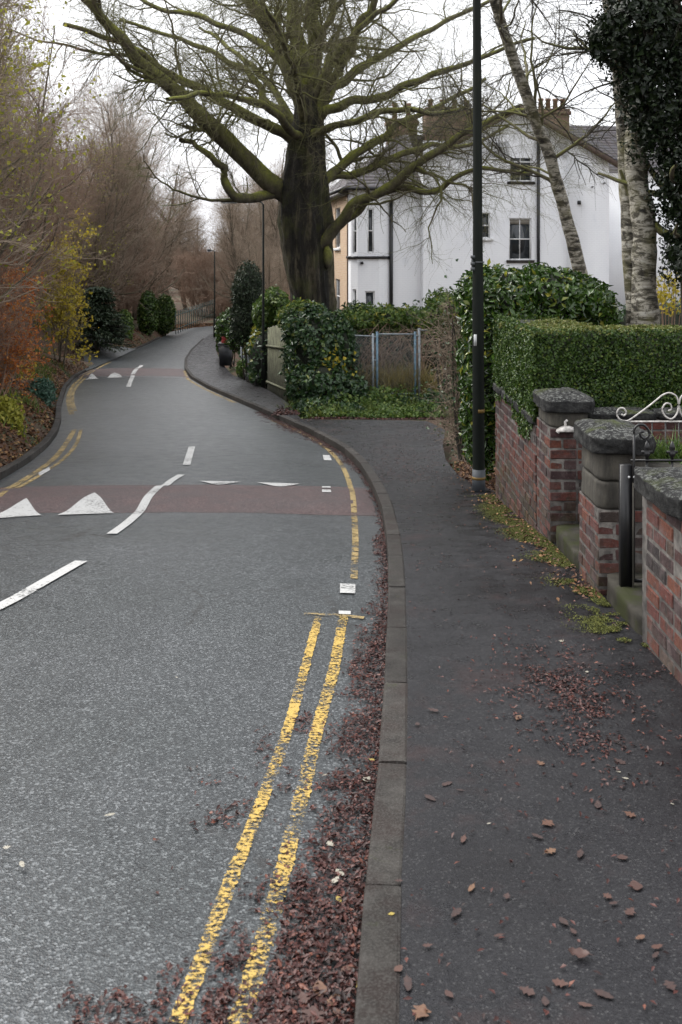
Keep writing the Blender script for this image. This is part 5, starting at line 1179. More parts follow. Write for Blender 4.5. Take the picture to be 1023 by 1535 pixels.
# ------------------------------------------------------------------ ivy mound, shrubs behind the chain-link gate, weeds
ix, iy = (490 - CX) * 25 / F, 25.2
bush('ivy_mound', 'dense dark ivy and bramble mound beside the chain link gate', 'ivy', [ell(470, 520, 42, 62, 25.2, .9), ell(515, 535, 28, 52, 25.6, .7), ell(446, 492, 24, 34, 25.6, .7), ell(480, 575, 46, 36, 24.4, .6), ell(530, 585, 26, 28, 24.6, .5), ell(500, 490, 26, 26, 26, .6), ell(448, 560, 20, 48, 24.9, .5)], 15000, 0.12, 0.085, 'l_ivy', (ix, iy, float(zter(ix, iy))), None, 0.72, 0.45, 0.18, 5, (900, 'l_shrub'))
sp = thing('leafy_spray', 'spray of yellow leaves hanging on the ivy mound', 'plant', tuple(at(505, 545, 24.3))); C = at(505, 545, 24.3) + rng.normal(size=(45, 3)) * [0.22, 0.1, 0.2]; V, Fq = leaves_vf(C, 0.12, 0.08); obj('leaves', V, Fq, MAT['l_yellow'], sp)
for px, py, rx, ry, Y, lb_, n_, mt in ((455, 468, 36, 22, 26.4, 'light green elder shrub spilling over the top of the ivy mound', 3000, 'l_shrub'), (585, 476, 62, 20, 26.8, 'bright green shrub right behind the chain link gate', 4200, 'l_shrub'), (672, 462, 34, 34, 24.0, 'tall pale green shrub between the chain link gate and the laurel', 5000, 'l_shrub'), (540, 470, 30, 20, 29.0, 'small dark green shrub under the white bay window', 1800, 'l_ivy')):
    x, y = (px - CX) * Y / F, Y; bush('leafy_shrub', lb_, 'shrub', [ell(px, py, rx, ry, Y, .7), ell(px - rx * .6, py + ry * .4, rx * .6, ry * .8, Y, .6), ell(px + rx * .6, py + ry * .3, rx * .5, ry * .8, Y, .6)], n_, 0.13, 0.06, mt, (x, y, float(zter(x, y))), 'leafy shrubs along the lane', 0.5, 0.55, 0.25, 9, (250, 'l_lime'))
# hanging dead bramble and dry grass behind the mesh
M = 3400; xy = np.column_stack([rng.uniform(fx(528), fx(655), M), rng.uniform(25.08, 25.9, M)]); hs_ = rng.random(M)
V, Fq = blades_vf(xy, zter(xy[:, 0], xy[:, 1]), 0.5 + 0.7 * np.clip(vn(xy[:, 0], xy[:, 1], 0.4, 8) + .4, 0, 1), 0.022, 0.22); tag(obj('dry_grass', V, Fq, MAT['dry']), 'tall dry straw-coloured grass behind the chain link gate', 'grass', kind='stuff')
M = 9000; xy = np.column_stack([rng.uniform(fx(430), fx(700), M), 22.35 + rng.random(M) ** 0.8 * 3.0]); xy[:, 1] += 0.9 * np.clip(vn(xy[:, 0], xy[:, 0] * 0, 0.5, 3) + 0.2, 0, 1.5) + 0.4 * rng.random(M); V, Fq = blades_vf(xy, zter(xy[:, 0], xy[:, 1]), 0.10 + 0.34 * np.clip(vn(xy[:, 0], xy[:, 1], 0.6, 4) + 0.45, 0, 1), 0.03, 0.6); tag(obj('weeds', V, Fq, MAT['grass']), 'green weeds at the foot of the chain link gate', 'weeds', kind='stuff')
cl = thing('ivy_clump', 'low ivy clump growing at the foot of the gate posts', 'ivy', (fx(600), 24.5, float(zter(fx(600), 24.5))))
C, Nn = blob_pts([ell(545, 605, 40, 24, 24.5, .5), ell(610, 612, 34, 20, 24.4, .5), ell(655, 610, 26, 26, 23.5, .5), ell(575, 622, 40, 12, 24.1, .4), ell(470, 612, 34, 16, 23.4, .5), ell(520, 616, 40, 14, 23.2, .5), ell(640, 622, 30, 14, 23.0, .4)], 7500, 0.3, 0.2); V, Fq = leaves_vf(C, 0.10, 0.07, Nn); obj('foliage', V, Fq, MAT['l_ivy'], cl)
M = 5000; xy = np.column_stack([rng.uniform(fx(420), fx(700), M), 22.1 + np.abs(rng.normal(0, 0.9, M))]); V, Fq = leaves_vf(np.column_stack([xy, np.maximum(zter(xy[:, 0], xy[:, 1]) + 0.02, np.where(xy[:, 0] < XO(xy[:, 1]) + 0.05, zpave(xy[:, 0], xy[:, 1]) + 0.008, -99))]), 0.06, 0.04, np.repeat([[0, 0, 1.0]], M, 0), 0.2, 0.4); tag(obj('leaf_litter', V, Fq, MAT['l_litter']), 'dark leaf litter at the back of the driveway by the weeds', 'leaf litter', kind='stuff')
M = 2600; xy = np.column_stack([rng.uniform(1.6, 2.6, M), rng.uniform(11.2, 15.5, M)]); V, Fq = leaves_vf(np.column_stack([xy, zter(xy[:, 0], xy[:, 1]) + 0.03]), 0.06, 0.04, np.repeat([[0, 0, 1.0]], M, 0), 0.2, 0.5); tag(obj('leaf_litter', V, Fq, MAT['l_bank']), 'brown leaves heaped under the laurel bush', 'leaf litter', kind='stuff')
M = 12000; xy = np.column_stack([rng.uniform(fx(425), fx(705), M), 22.3 + rng.random(M) * 2.6]); e_ = xy[:, 0] - XO(xy[:, 1]); hgt_ = np.clip(0.10 + 0.30 * (xy[:, 1] - 22.4) * (0.6 + 0.6 * vn(xy[:, 0], xy[:, 1], 0.5, 21)), 0.03, 0.6) * rng.random(M); kp = (e_ > -0.05 + 0.10 * rng.random(M)) & (rng.random(M) < np.clip(0.6 + vn(xy[:, 0], xy[:, 1], 0.7, 23), 0.15, 1)); xy, hgt_ = xy[kp], hgt_[kp]
V, Fq = leaves_vf(np.column_stack([xy, zter(xy[:, 0], xy[:, 1]) + hgt_ + 0.02]), 0.085, 0.06, np.repeat([[0, -0.3, 1.0]], len(xy), 0), 0.2, 0.8); tag(obj('ground_ivy', V, Fq, MAT['l_shrub']), 'low green ground cover along the back of the driveway', 'ground cover', kind='stuff')
br = thing('bramble', 'leafless brown bramble tangle behind the chain link gate', 'bramble', (fx(590), 26.2, float(zter(fx(590), 26.2))))
seeds = np.array([resample([np.array([x, y, float(zter(x, y))]), np.array([x + random.uniform(-.3, .3), y, float(zter(x, y)) + 1.0]), np.array([x + random.uniform(-.6, .6), y - 0.2, float(zter(x, y)) + random.uniform(1.4, 2.2)]), np.array([x + random.uniform(-.9, .9), y - 0.4, float(zter(x, y)) + random.uniform(0.6, 1.8)])], 14) for x, y in ((fx(random.uniform(530, 660)), random.uniform(25.4, 27.0)) for _ in range(40))])
Rt = np.broadcast_to(np.linspace(0.016, 0.006, 14), seeds.shape[:2]); T1, TR1 = sprout(seeds, Rt, 500, 8, 0.1, 1, 0.9, 0.4, 0.3, 0.9, 0.6, 0.22, -0.04, 0.004, 0.4, 0.2)
V, Q = tubes_vf(seeds, Rt, 5); obj('stems', V, Q, MAT['red_twig'], br); V, Q = tubes_vf(T1, TR1, 3); obj('twigs', V, Q, MAT['bare_twig'], br)
# garden background behind: dark hedge closing the view under the houses
bush('garden_hedge', 'dark overgrown hedge in front of the white house', 'hedge', [((1.5, 33, EZ - 3.3), (3.6, .9, 1.5)), ((6.5, 33.5, EZ - 3.3), (3.6, .9, 1.5)), ((-1.6, 32.5, EZ - 3.4), (1.6, .9, 1.3)), ((11, 34, EZ - 3.2), (4, .9, 1.6))], 7000, 0.18, 0.10, 'l_ivy', (3, 33, float(zter(3, 33))), None, 0.85, 0.2, 0.12)

# ------------------------------------------------------------------ shrubs down the right pavement
for nm, lb_, cat, el_, n_, L_, W_, mt in (
    ('yew_tree', 'narrow dark yew standing behind the far street lamp', 'tree', [ell(372, 440, 25, 48, 36, .9), ell(372, 480, 28, 40, 36, .9)], 7000, 0.13, 0.05, 'l_yew'),
    ('leafy_shrub', 'glossy green shrub overhanging the pavement by the wheelie bin', 'shrub', [ell(346, 488, 22, 26, 44, .8), ell(360, 505, 22, 26, 42, .8), ell(333, 505, 10, 30, 48, .6)], 3600, 0.16, 0.09, 'l_laurel'),
    ('leafy_shrub', 'yellow-green shrub behind the pale picket fence', 'shrub', [ell(392, 515, 18, 36, 35, .7), ell(378, 508, 16, 30, 37, .7)], 2600, 0.15, 0.08, 'l_lime'),
    ('leafy_shrub', 'mid green shrub between the yew and the beech trunk', 'shrub', [ell(412, 458, 24, 30, 33, .8), ell(398, 470, 20, 26, 33, .8)], 3000, 0.15, 0.08, 'l_shrub'),
    ('leafy_shrub', 'small green shrub at the foot of the picket fence', 'shrub', [ell(366, 552, 12, 14, 37.5, .5), ell(384, 562, 10, 12, 33.5, .4)], 1500, 0.11, 0.06, 'l_shrub')):
    c0 = np.mean([e[0] for e in el_], 0); bush(nm, lb_, cat, el_, n_, L_, W_, mt, (c0[0], c0[1], float(zter(c0[0], c0[1]))), 'leafy shrubs along the lane' if nm == 'leafy_shrub' else None, 0.75, 0.25, 0.14)

# ------------------------------------------------------------------ left bank: conifer, hedges, shrubs
def conifer():
    b = np.array([(146 - CX) * 50 / F, 50.0]); z0 = float(zter(*b)); t_ = thing('conifer_tree', 'dark layered conifer at the mouth of the side lane', 'tree', (b[0], b[1], z0))
    Cs, As, Ns = [], [], []; P0 = []
    for i in range(150):
        h = rng.random() ** 0.8; ang = rng.random() * 2 * PI; zz_ = 0.25 + 3.0 * h; L_ = (1.55 * (1 - h) + 0.5) * rng.uniform(0.75, 1.1); d = np.array([math.cos(ang), math.sin(ang), -0.12])
        k_ = 70; s_ = rng.random(k_) ** 0.7 * L_; p = np.array([b[0], b[1], z0 + zz_]) + d * s_[:, None] + np.stack([0 * s_, 0 * s_, 0.10 * np.sin(s_ * 2)], -1) + rng.normal(size=(k_, 3)) * [0.16, 0.16, 0.05]
        Cs.append(p); As.append(np.repeat(d[None], k_, 0)); P0.append(resample([[b[0], b[1], z0 + zz_], np.array([b[0], b[1], z0 + zz_]) + d * L_ * .5, np.array([b[0], b[1], z0 + zz_]) + d * L_], 5))
    C = np.concatenate(Cs); V, Fq = leaves_vf(C, 0.22, 0.07, np.repeat([[0, 0, 1.0]], len(C), 0), 0.1, 0.5, np.concatenate(As)); obj('crown', V, Fq, MAT['l_yew'], t_)
    P0 = np.array(P0); V, Q = tubes_vf(P0, np.broadcast_to(np.linspace(0.03, 0.01, 5), P0.shape[:2]), 4); obj('branches', V, Q, MAT['dark_twig'], t_)
    MB().tube([(b[0], b[1], z0 - 0.2), (b[0], b[1], z0 + 1.5), (b[0], b[1], z0 + 3.4)], [0.16, 0.11, 0.03], 8).build('trunk', MAT['dark_twig'], t_, smooth=True)
conifer()
for px, py, rx, ry, Y, lb_, mt, n_ in ((222, 470, 15, 34, 62, 'rounded green clipped shrub past the side lane', 'l_hedge', 2600), (247, 472, 17, 30, 66, 'taller rounded green shrub next to the palisade fence', 'l_hedge', 2600), (186, 492, 14, 28, 57, 'ragged yellow-green shrub beside the conifer', 'l_shrub', 1800), (160, 505, 26, 22, 54, 'low dark evergreen shrub under the conifer', 'l_yew', 1800)):
    c0 = at(px, py, Y); bush('roadside_shrub', lb_, 'shrub', [ell(px, py, rx, ry, Y, 1.0)], n_, 0.2, 0.1, mt, (c0[0], c0[1], float(zter(c0[0], c0[1]))), None, 0.8, 0.15, 0.12, 3)

# ------------------------------------------------------------------ bare trees of the thicket
def make_bare(name, label, cat, hgt, stems, spread, nb, n2, n3, tmat, wmat, group, leafmat=None, nleaf=0, lsize=0.07, r0=0.11, up=0.06, lean=0.15):
    t_ = thing(name, label, cat, (0, 0, 0), group); P_, R_ = [], []
    for s_ in range(stems):
        a = rng.random() * 2 * PI; q_ = spread * rng.random(); bx0 = np.array([math.cos(a) * q_ * .3, math.sin(a) * q_ * .3, -0.2]); hh = hgt * rng.uniform(0.75, 1.0)
        tp = np.array([math.cos(a) * (q_ + lean * hh * rng.random()), math.sin(a) * (q_ + lean * hh * rng.random()), hh])
        P_.append(resample([bx0, bx0 * 0.7 + tp * 0.3 + rng.normal(size=3) * .03 * hh, bx0 * 0.35 + tp * 0.65 + rng.normal(size=3) * .04 * hh, tp], 20)); R_.append(np.linspace(r0, r0 * 0.15, 20) * rng.uniform(.7, 1.1))
    P_, R_ = np.array(P_), np.array(R_)
    b1, r1 = sprout(P_, R_, nb, 12, 0.15, 1.0, 0.75, 0.25, hgt * 0.22, hgt * 0.42, 0.5, 0.13, up, 0.010, 0.25, 0.55)
    b2, r2 = sprout(b1, r1, n2, 8, 0.1, 1.0, 0.7, 0.3, hgt * 0.09, hgt * 0.2, 0.55, 0.16, up * .4, 0.0055, 0.4, 0.3)
    b3, r3 = sprout(b2, r2, n3, 6, 0.05, 1.0, 0.65, 0.3, hgt * 0.04, hgt * 0.10, 0.65, 0.15, up * .3, 0.0034, 0.5, 0.3)
    V, Q = tubes_vf(P_, R_, 8); obj('trunk', V, Q, MAT[tmat], t_, smooth=True)
    V, Q = tubes_vf(b1, r1, 5); obj('branches', V, Q, MAT[tmat], t_, smooth=True)
    V, Q = join([tubes_vf(b2, r2, 3), tubes_vf(b3, r3, 3)]); obj('twigs', V, Q, MAT[wmat], t_)
    if nleaf:
        i = rng.integers(0, len(b3), nleaf); j = rng.integers(2, 6, nleaf); V, Fq = leaves_vf(b3[i, j] + rng.normal(size=(nleaf, 3)) * 0.02, lsize, lsize * 0.65); obj('leaves', V, Fq, MAT[leafmat], t_)
    return t_
G1 = 'bare trees in the thicket on the left'; G2 = 'twiggy brown shrubs on the left bank'; G3 = 'far bare trees round the bend'
pA = make_bare('bare_tree', 'bare brown twiggy tree in the roadside thicket', 'tree', 9.5, 2, 0.5, 64, 800, 5000, 'bare_trunk', 'bare_twig', G1)
pB = make_bare('bare_tree', 'bare brown twiggy tree in the roadside thicket', 'tree', 8.0, 4, 0.9, 70, 850, 5200, 'bare_trunk', 'red_twig', G1, lean=0.25)
pL = make_bare('young_tree', 'thin bare tree with a few lime yellow leaves left on the bank', 'tree', 8.0, 3, 0.7, 50, 600, 3800, 'bare_trunk', 'bare_twig', 'trees with lime yellow leaves', 'l_lime', 3600, 0.075)
pS = make_bare('twiggy_shrub', 'dense brown leafless shrub on the left bank', 'shrub', 3.2, 10, 1.1, 90, 1000, 6200, 'red_twig', 'red_twig', G2, None, 0, 0.06, 0.022, 0.03, 0.35)
pO = make_bare('twiggy_shrub', 'reddish shrub with rusty orange leaves on the left bank', 'shrub', 2.6, 9, 1.0, 60, 500, 2600, 'red_twig', 'red_twig', 'rusty shrubs on the left bank', 'l_orange', 3200, 0.075, 0.02, 0.03, 0.35)
pY = make_bare('yellow_shrub', 'shrub thick with yellow autumn leaves arching over the lane mouth', 'shrub', 4.2, 7, 1.0, 60, 600, 2400, 'bare_trunk', 'bare_twig', None, 'l_yellow', 3600, 0.12, 0.03, 0.03, 0.3)
pF = make_bare('bare_tree', 'far bare tree beyond the bend of the road', 'tree', 12.0, 2, 0.8, 70, 850, 5000, 'bare_trunk', 'bare_twig', G3, lean=0.2, r0=0.17)
used = set()
def put(p, x, y, sc=1.0, label=None, dz=0.0, z=None):
    sc = (sc * random.uniform(.92, 1.08), sc * random.uniform(.92, 1.08), sc * random.uniform(.92, 1.08)); loc = (x, y, (float(zter(x, y)) if z is None else z) + dz); rz = random.random() * 2 * PI
    if p.name not in used:
        used.add(p.name); p.location = loc; p.rotation_euler = (0, 0, rz); p.scale = sc; return p
    return dup(p, loc, rz, sc, label)
# trees: distance along the bank, distance back from the kerb
LA, LBk = 'bare brown twiggy tree in the thicket before the side lane', 'bare brown twiggy tree in the thicket past the side lane'
for Y, d, p, s_ in ((13.5, 2.2, pL, 1.1), (16.5, 1.9, pL, 1.15), (18.2, 2.6, pL, 1.2), (56.5, 2.6, pA, 1.3), (61.5, 3.0, pA, 1.35), (66.5, 2.2, pB, 1.5), (68.5, 4.5, pA, 1.5), (54.5, 3.8, pL, 1.3), (19, 2.6, pB, .9), (20.5, 2.2, pL, 1.0), (22, 3.2, pA, .85), (24, 2.4, pB, 1.15), (25.5, 3.6, pL, 1.05), (26.5, 2.2, pA, 1.1), (28, 3.8, pB, 1.1), (29.5, 2.6, pL, .95), (30.5, 4.2, pA, 1.2), (32, 2.4, pB, .85), (33.5, 3.8, pA, 1.2), (35, 4.6, pB, 1.1), (36, 2.6, pL, .95), (37.5, 3.8, pA, 1.2), (39, 6.4, pB, 1.15), (40, 3.2, pB, 1.25), (41.5, 4.4, pA, 1.1), (43, 7.4, pA, 1.15), (44, 4.6, pB, 1.3), (48, 9.5, pB, 1.1), (51, 6.8, pA, 1.35), (53, 5.0, pB, 1.35), (54, 8.5, pA, 1.1), (56, 3.2, pA, .8), (57, 10, pB, 1.15), (58, 5.5, pA, 1.4), (60, 4.0, pB, 1.3), (62, 8, pA, 1.1), (63, 4.5, pB, 1.4), (65, 3.6, pA, 1.3)):
    lb_ = None if p is pL else (LA if Y < 47 else LBk); o = put(p, float(XL(Y)) - d, Y, s_)
    if lb_: o['label'] = lb_; o['group'] = 'bare trees before the lane' if Y < 47 else 'bare trees past the lane'
SA, SB = 'dense brown leafless shrub on the bank before the side lane', 'dense brown leafless shrub beyond the side lane'
def shrub_at(p, x, y, s_, A):
    o = put(p, x, y, s_)
    if p is pS: o['label'] = SA if A else SB; o['group'] = 'brown shrubs before the lane' if A else 'brown shrubs beyond the lane'
for Y, d, p, s_ in ((15.2, 1.0, pO, .5), (16.6, 1.5, pS, .8), (17.4, 1.1, pO, .7), (19, 1.8, pS, 1.0), (20.4, 1.4, pO, .9), (22, 2.2, pS, 1.1), (23.4, 1.8, pO, 1.0), (25, 2.8, pS, 1.2), (26.6, 2.4, pO, 1.1), (28, 3.2, pS, 1.4), (29.6, 2.9, pO, 1.1), (31, 3.6, pS, 1.4), (33, 3.4, pO, 1.2), (34.6, 4.2, pS, 1.5), (36.4, 3.8, pO, 1.2), (38, 4.8, pS, 1.5), (40, 4.2, pO, 1.4), (41.5, 6, pS, 1.6), (43, 5.0, pO, 1.4), (24, 4.0, pS, 1.4), (28.5, 5, pS, 1.6), (32.5, 6.0, pS, 1.6), (37, 7, pS, 1.7), (42, 8.5, pS, 1.7), (46, 9.5, pO, 1.5), (47, 11, pS, 1.7), (52, 8.5, pS, 1.5), (55, 4.4, pS, 1.2), (56.5, 6.5, pS, 1.5), (58, 3.0, pS, 1.1), (60, 5.5, pS, 1.5), (61, 2.6, pS, 1.1), (64, 2.6, pS, 1.2), (66, 5.5, pS, 1.5)):
    shrub_at(p, float(XL(Y)) - d, Y, s_, Y < 47)
put(pY, float(XL(41.5)) - 0.9, 41.5, 1.2)
for x, y, s_ in ((-5.2, 66, .55), (-4.6, 58, .5), (-5.8, 74, .65), (-3.4, 64, .6), (-2.6, 74, .7), (-1.8, 54, .5), (-4.0, 70, .6), (-6.4, 80, .7)):
    o = put(pF, x, y, s_); o['label'] = 'slim bare tree behind the yew and picket fence'; o['group'] = 'bare trees behind the yew'
fr = random.Random(5)
for i in range(58):
    y = 78 + 80 * fr.random() ** 1.3; x = fr.uniform(-0.36 * y, 0.03 * y); o = put(pF, x, y, fr.uniform(.9, 1.3)); o['label'] = 'far bare tree beyond the bend of the road'; o['group'] = G3
for i in range(34):
    y = 82 + 60 * fr.random(); x = fr.uniform(-0.36 * y, 0.03 * y); shrub_at(pS, x, y, fr.uniform(1.4, 2.2), False)
for x, y, s_ in ((-15.5, 72, 1.1), (-17, 78, 1.3), (-3.0, 51, 1.0), (-4.2, 60, 1.0), (-3.6, 67, 1.3), (-5, 76, 1.4)): shrub_at(pS, x, y, s_, False)
# lime shrub, blue-green ferny clump and yellow spray at the foot of the bank
def clump(name, label, px, py, Y, r, n_, L_, W_, mt, cat='plant'):
    c = at(px, py, Y); z = float(zter(c[0], c[1])); t_ = thing(name, label, cat, (c[0], c[1], z)); C, Nn = blob_pts([(c, r)], n_, 0.35, 0.3)
    V, Fq = leaves_vf(C, L_, W_, Nn + [0, 0, .3]); obj('foliage', V, Fq, MAT[mt], t_); Ps = np.array([resample([(c[0], c[1], z - 0.05), np.array([c[0], c[1], z]) * .5 + C[k_] * .5 + [0, 0, .05], C[k_]], 6) for k_ in rng.integers(0, len(C), 14)])
    V, Q = tubes_vf(Ps, np.broadcast_to(np.linspace(0.01, 0.004, 6), Ps.shape[:2]), 4); obj('stems', V, Q, MAT['red_twig'], t_)
clump('lime_shrub', 'bright lime yellow shrub on the bank edge', 6, 628, 16.8, (.42, .4, .5), 1500, 0.085, 0.045, 'l_lime', 'shrub')
clump('fern_clump', 'blue-green ferny clump low on the grassy bank', 62, 590, 24, (.4, .5, .45), 1300, 0.11, 0.045, 'l_blue', 'fern')
clump('yellow_spray', 'small spray of bright yellow leaves over the ferns', 42, 553, 24, (.26, .3, .26), 70, 0.15, 0.06, 'l_yellow')
clump('yellow_spray', 'small yellow leaves beside the dark side of the twin birch trunk', 1003, 440, 14.5, (.25, .4, .35), 260, 0.07, 0.045, 'l_yellow')
# grass tuft in the raised bed
gtuft = thing('grass_tuft', 'pale green strappy plant growing in the raised bed', 'plant', (2.4, 7.0, 0.42))
Cb = np.column_stack([rng.normal(2.32, 0.09, 420), rng.normal(7.0, 0.06, 420)]); V, Fq = blades_vf(Cb, np.full(420, 0.42), 0.20, 0.011, 0.6); obj('leaves', V, Fq, MAT['l_shrub'], gtuft)
Cb = np.column_stack([rng.normal(2.9, 0.15, 420), rng.normal(7.0, 0.06, 420)]); V, Fq = blades_vf(Cb, np.full(420, 0.42), 0.20, 0.011, 0.6); obj('leaves', V, Fq, MAT['l_shrub'], gtuft)

# ------------------------------------------------------------------ litter, moss, grass
def flakes(xy, z, L, W, tilt=0.35):
    Nn = np.column_stack([rng.normal(0, tilt, len(xy)), rng.normal(0, tilt, len(xy)), np.ones(len(xy))]); return leaves_vf(np.column_stack([xy, z]), L, W, Nn, 0.18, 0.05)
# gutter drift
M = 330000; Y = 2.2 + 22 * rng.random(M) ** 1.9; d = rng.random(M) * 0.85
wd = np.interp(Y, [2.2, 3.0, 4.0, 4.7, 5.5, 7, 10, 14, 16, 20, 24], [0.84, 0.86, 0.72, 0.54, 0.28, 0.13, 0.07, 0.07, 0.16, 0.42, 0.30])
X = XR(Y) - d; nz_ = vn(X, Y, 0.16, 1) * 0.6 + vn(X, Y, 0.05, 2) * 0.5 + vn(X, Y, 0.45, 9) * 0.4
pb = np.clip(1.15 - d / wd + 0.75 * nz_ - 0.30 * (d > 0.20), 0, 1) ** 1.4; 
for px_ in ([(266, 1545), (310, 1430), (338, 1350), (372, 1262), (405, 1175), (428, 1110), (453, 1022), (478, 928)], [(358, 1545), (400, 1400), (430, 1290), (455, 1190), (478, 1090), (500, 1010), (515, 928)]):
    g_ = np.array(gpts(px_))[::-1]; g_ = g_[np.argsort(g_[:, 1])]; pb = pb * np.where((np.abs(X - np.interp(Y, g_[:, 1], g_[:, 0])) < 0.042) & (Y < 7), 0.16, 1.0)
keep = rng.random(M) < pb * np.interp(Y, [2, 5, 24], [0.34, 0.36, 0.6]); X, Y, d = X[keep], Y[keep], d[keep]
hz_ = np.clip(0.05 - 0.16 * d, 0.002, 1) * rng.random(len(X)) * np.interp(Y, [2, 6, 12], [1, .7, .4]); V, Fq = flakes(np.column_stack([X, Y]), zroad(X, Y) + 0.007 + hz_ * 0.6, 0.020 * np.exp(rng.normal(0, .35, len(X))), 0.012, 0.3)
tag(obj('leaf_litter', V, Fq, MAT['l_litter']), 'dark brown sodden leaf litter drifted along the gutter', 'leaf litter', kind='stuff')
# pavement litter: a drift below the near gate and a thin scatter
M = 110000; Y = 2.4 + 20 * rng.random(M) ** 1.6; X = XR(Y) + 0.13 + rng.random(M) * (np.minimum(WX, XO(Y)) - XR(Y) - 0.13)
cx_, cy_ = pix(845, 1045, 0.14); gd = np.exp(-(((X - cx_) / 0.24) ** 2 + ((Y - cy_) / 0.55) ** 2)); wallside = np.exp(-((WX - X) / 0.16) ** 2) * (Y > 5) * 0.30; far_ = (Y > 11) * 0.10
pb = gd * 0.95 * np.clip(0.7 + vn(X, Y, .1, 4), 0, 1.2) + 0.010 + wallside * np.clip(0.4 + vn(X, Y, .2, 6), 0, 1) + far_ * np.clip(vn(X, Y, 0.8, 3), 0, 1)
keep = rng.random(M) < pb; X, Y = X[keep], Y[keep]; V, Fq = flakes(np.column_stack([X, Y]), zpave(X, Y) + 0.007, 0.022, 0.011, 0.25)
tag(obj('leaf_litter', V, Fq, MAT['l_litter']), 'thin scatter of reddish leaf scraps trodden on the pavement', 'leaf litter', kind='stuff')
# pale and yellow scraps by the wall foot and the laurel
M = 520; Y = rng.uniform(6.5, 13.2, M); X = np.where(Y < 11.2, WX - np.abs(rng.normal(0, 0.16, M)), np.interp(Y, [11.2, 13.2], [WX, 1.9]) - np.abs(rng.normal(0, 0.22, M)) + 0.1); V, Fq = flakes(np.column_stack([X, Y]), zpave(X, Y) + 0.016, 0.034, 0.02, 0.4); sel = rng.random(M) < 0.45
tag(obj('leaf_scraps', V, Fq, MAT['l_bank']), 'small tan and yellowish leaves at the foot of the brick wall', 'leaf litter', kind='stuff')
# moss along the wall foot
M = 260000; Y = rng.uniform(4.8, 11.2, M); X = WX - np.abs(rng.normal(0, 0.11, M)) + 0.01; nz_ = vn(X, Y, 0.35, 7) + 0.5 * vn(X, Y, 0.1, 8); keep = rng.random(M) < np.clip(nz_ * 1.2 + 0.22 - (WX - X) * 1.0 + 0.6 * np.exp(-((Y - 8.7) / 0.8) ** 2), 0, 1); X, Y = X[keep], Y[keep]
V, Fq = flakes(np.column_stack([X, Y]), zpave(X, Y) + 0.003 + 0.006 * rng.random(len(X)), 0.010, 0.007, 0.5); tag(obj('moss', V, Fq, MAT['moss']), 'bright green moss along the foot of the brick wall', 'moss', kind='stuff')
# bank litter and grass
M = 42000; Y = 11 + 50 * rng.random(M) ** 1.3; d = 0.05 + 3.6 * rng.random(M) ** 1.2; X = XL(Y) - d; keep = (rng.random(M) < np.clip(0.75 + vn(X, Y, 0.8, 12), 0, 1)) & ~((Y > 44.5) & (Y < 52)); X, Y = X[keep], Y[keep]
V, Fq = flakes(np.column_stack([X, Y]), zter(X, Y) + 0.02, 0.085, 0.055, 0.6); tag(obj('leaf_litter', V, Fq, MAT['l_bank']), 'russet fallen leaves covering the left bank', 'leaf litter', kind='stuff')
M = 26000; Y = 12 + 32 * rng.random(M) ** 1.2; d = 0.10 + 3.4 * rng.random(M); X = XL(Y) - d; g_ = vn(X, Y, 1.3, 14) + 0.9 * np.exp(-(((Y - 30) / 7) ** 2 + ((d - 1.6) / 1.0) ** 2)) - 0.35 * (d < 0.45); keep = rng.random(M) < np.clip(g_, 0, 1); X, Y = X[keep], Y[keep]
V, Fq = blades_vf(np.column_stack([X, Y]), zter(X, Y), 0.24, 0.022, 0.5); tag(obj('grass', V, Fq, MAT['grass']), 'rough green grass on the left bank', 'grass', kind='stuff')
M = 7000; Y = rng.uniform(66, 80, M); X = np.interp(Y, [66, 80], [-13.4, -8]) - rng.random(M) * 3.0; V, Fq = flakes(np.column_stack([X, Y]), zter(X, Y) + 0.05, 0.2, 0.14, 0.5); tag(obj('leaf_litter', V, Fq, MAT['l_bank']), 'russet leaves on the far verge below the palisade fence', 'leaf litter', kind='stuff')

# single fallen leaves one can pick out
def leaf_mesh(name, mat, L, W, curl, seed):
    """a blade with a wavy, partly lobed edge and a bent midrib"""
    r = random.Random(seed); n = 11; V = []; Fq = []; ph = r.random() * 6; bend = r.uniform(-0.25, 0.25)
    for i in range(n):
        u = i / (n - 1); w = W * max(math.sin(PI * (0.03 + 0.94 * u)), 0.05) ** 0.75 * (1 + (0.08, 0.3, 0.05, 0.22, 0.36, 0.12)[seed % 6] * math.sin(u * 19 + ph) + 0.15 * r.uniform(-1, 1)); zc_ = curl * (2 * u - 1) ** 2 * L * 0.5
        for s_ in (-1, -0.5, 0, 0.5, 1): V.append((s_ * w / 2 + bend * L * (u - 0.5) ** 2 + r.uniform(-.001, .001), (u - 0.5) * L, zc_ + curl * abs(s_) ** 2 * W * 0.4 + r.uniform(0, .003)))
    for i in range(n - 1):
        for j in range(4): a = i * 5 + j; Fq.append((a, a + 1, a + 6, a + 5))
    V.append((bend * L * 0.25 + 0.001, -0.5 * L - 0.3 * L, 0.003)); Fq3 = [(1, 3, len(V) - 1)]
    m = MB(); m.add(V, Fq); m.f.setdefault(3, []).append(np.array(Fq3)[:, ::-1]); me = mesh_np(name, np.concatenate(m.v), m.faces(), True); me.materials.append(MAT[mat]); return me
def flat(name, stops, rough=0.55):
    t = NT(name); c = t.ramp(t.orand(), stops); t.color(t.mix(t.val(t.noise(60, 4, 0.6), 0.35, 0.7, 0, 0.6), c, (0.06, 0.028, 0.02, 1))).rough(rough); return t.m
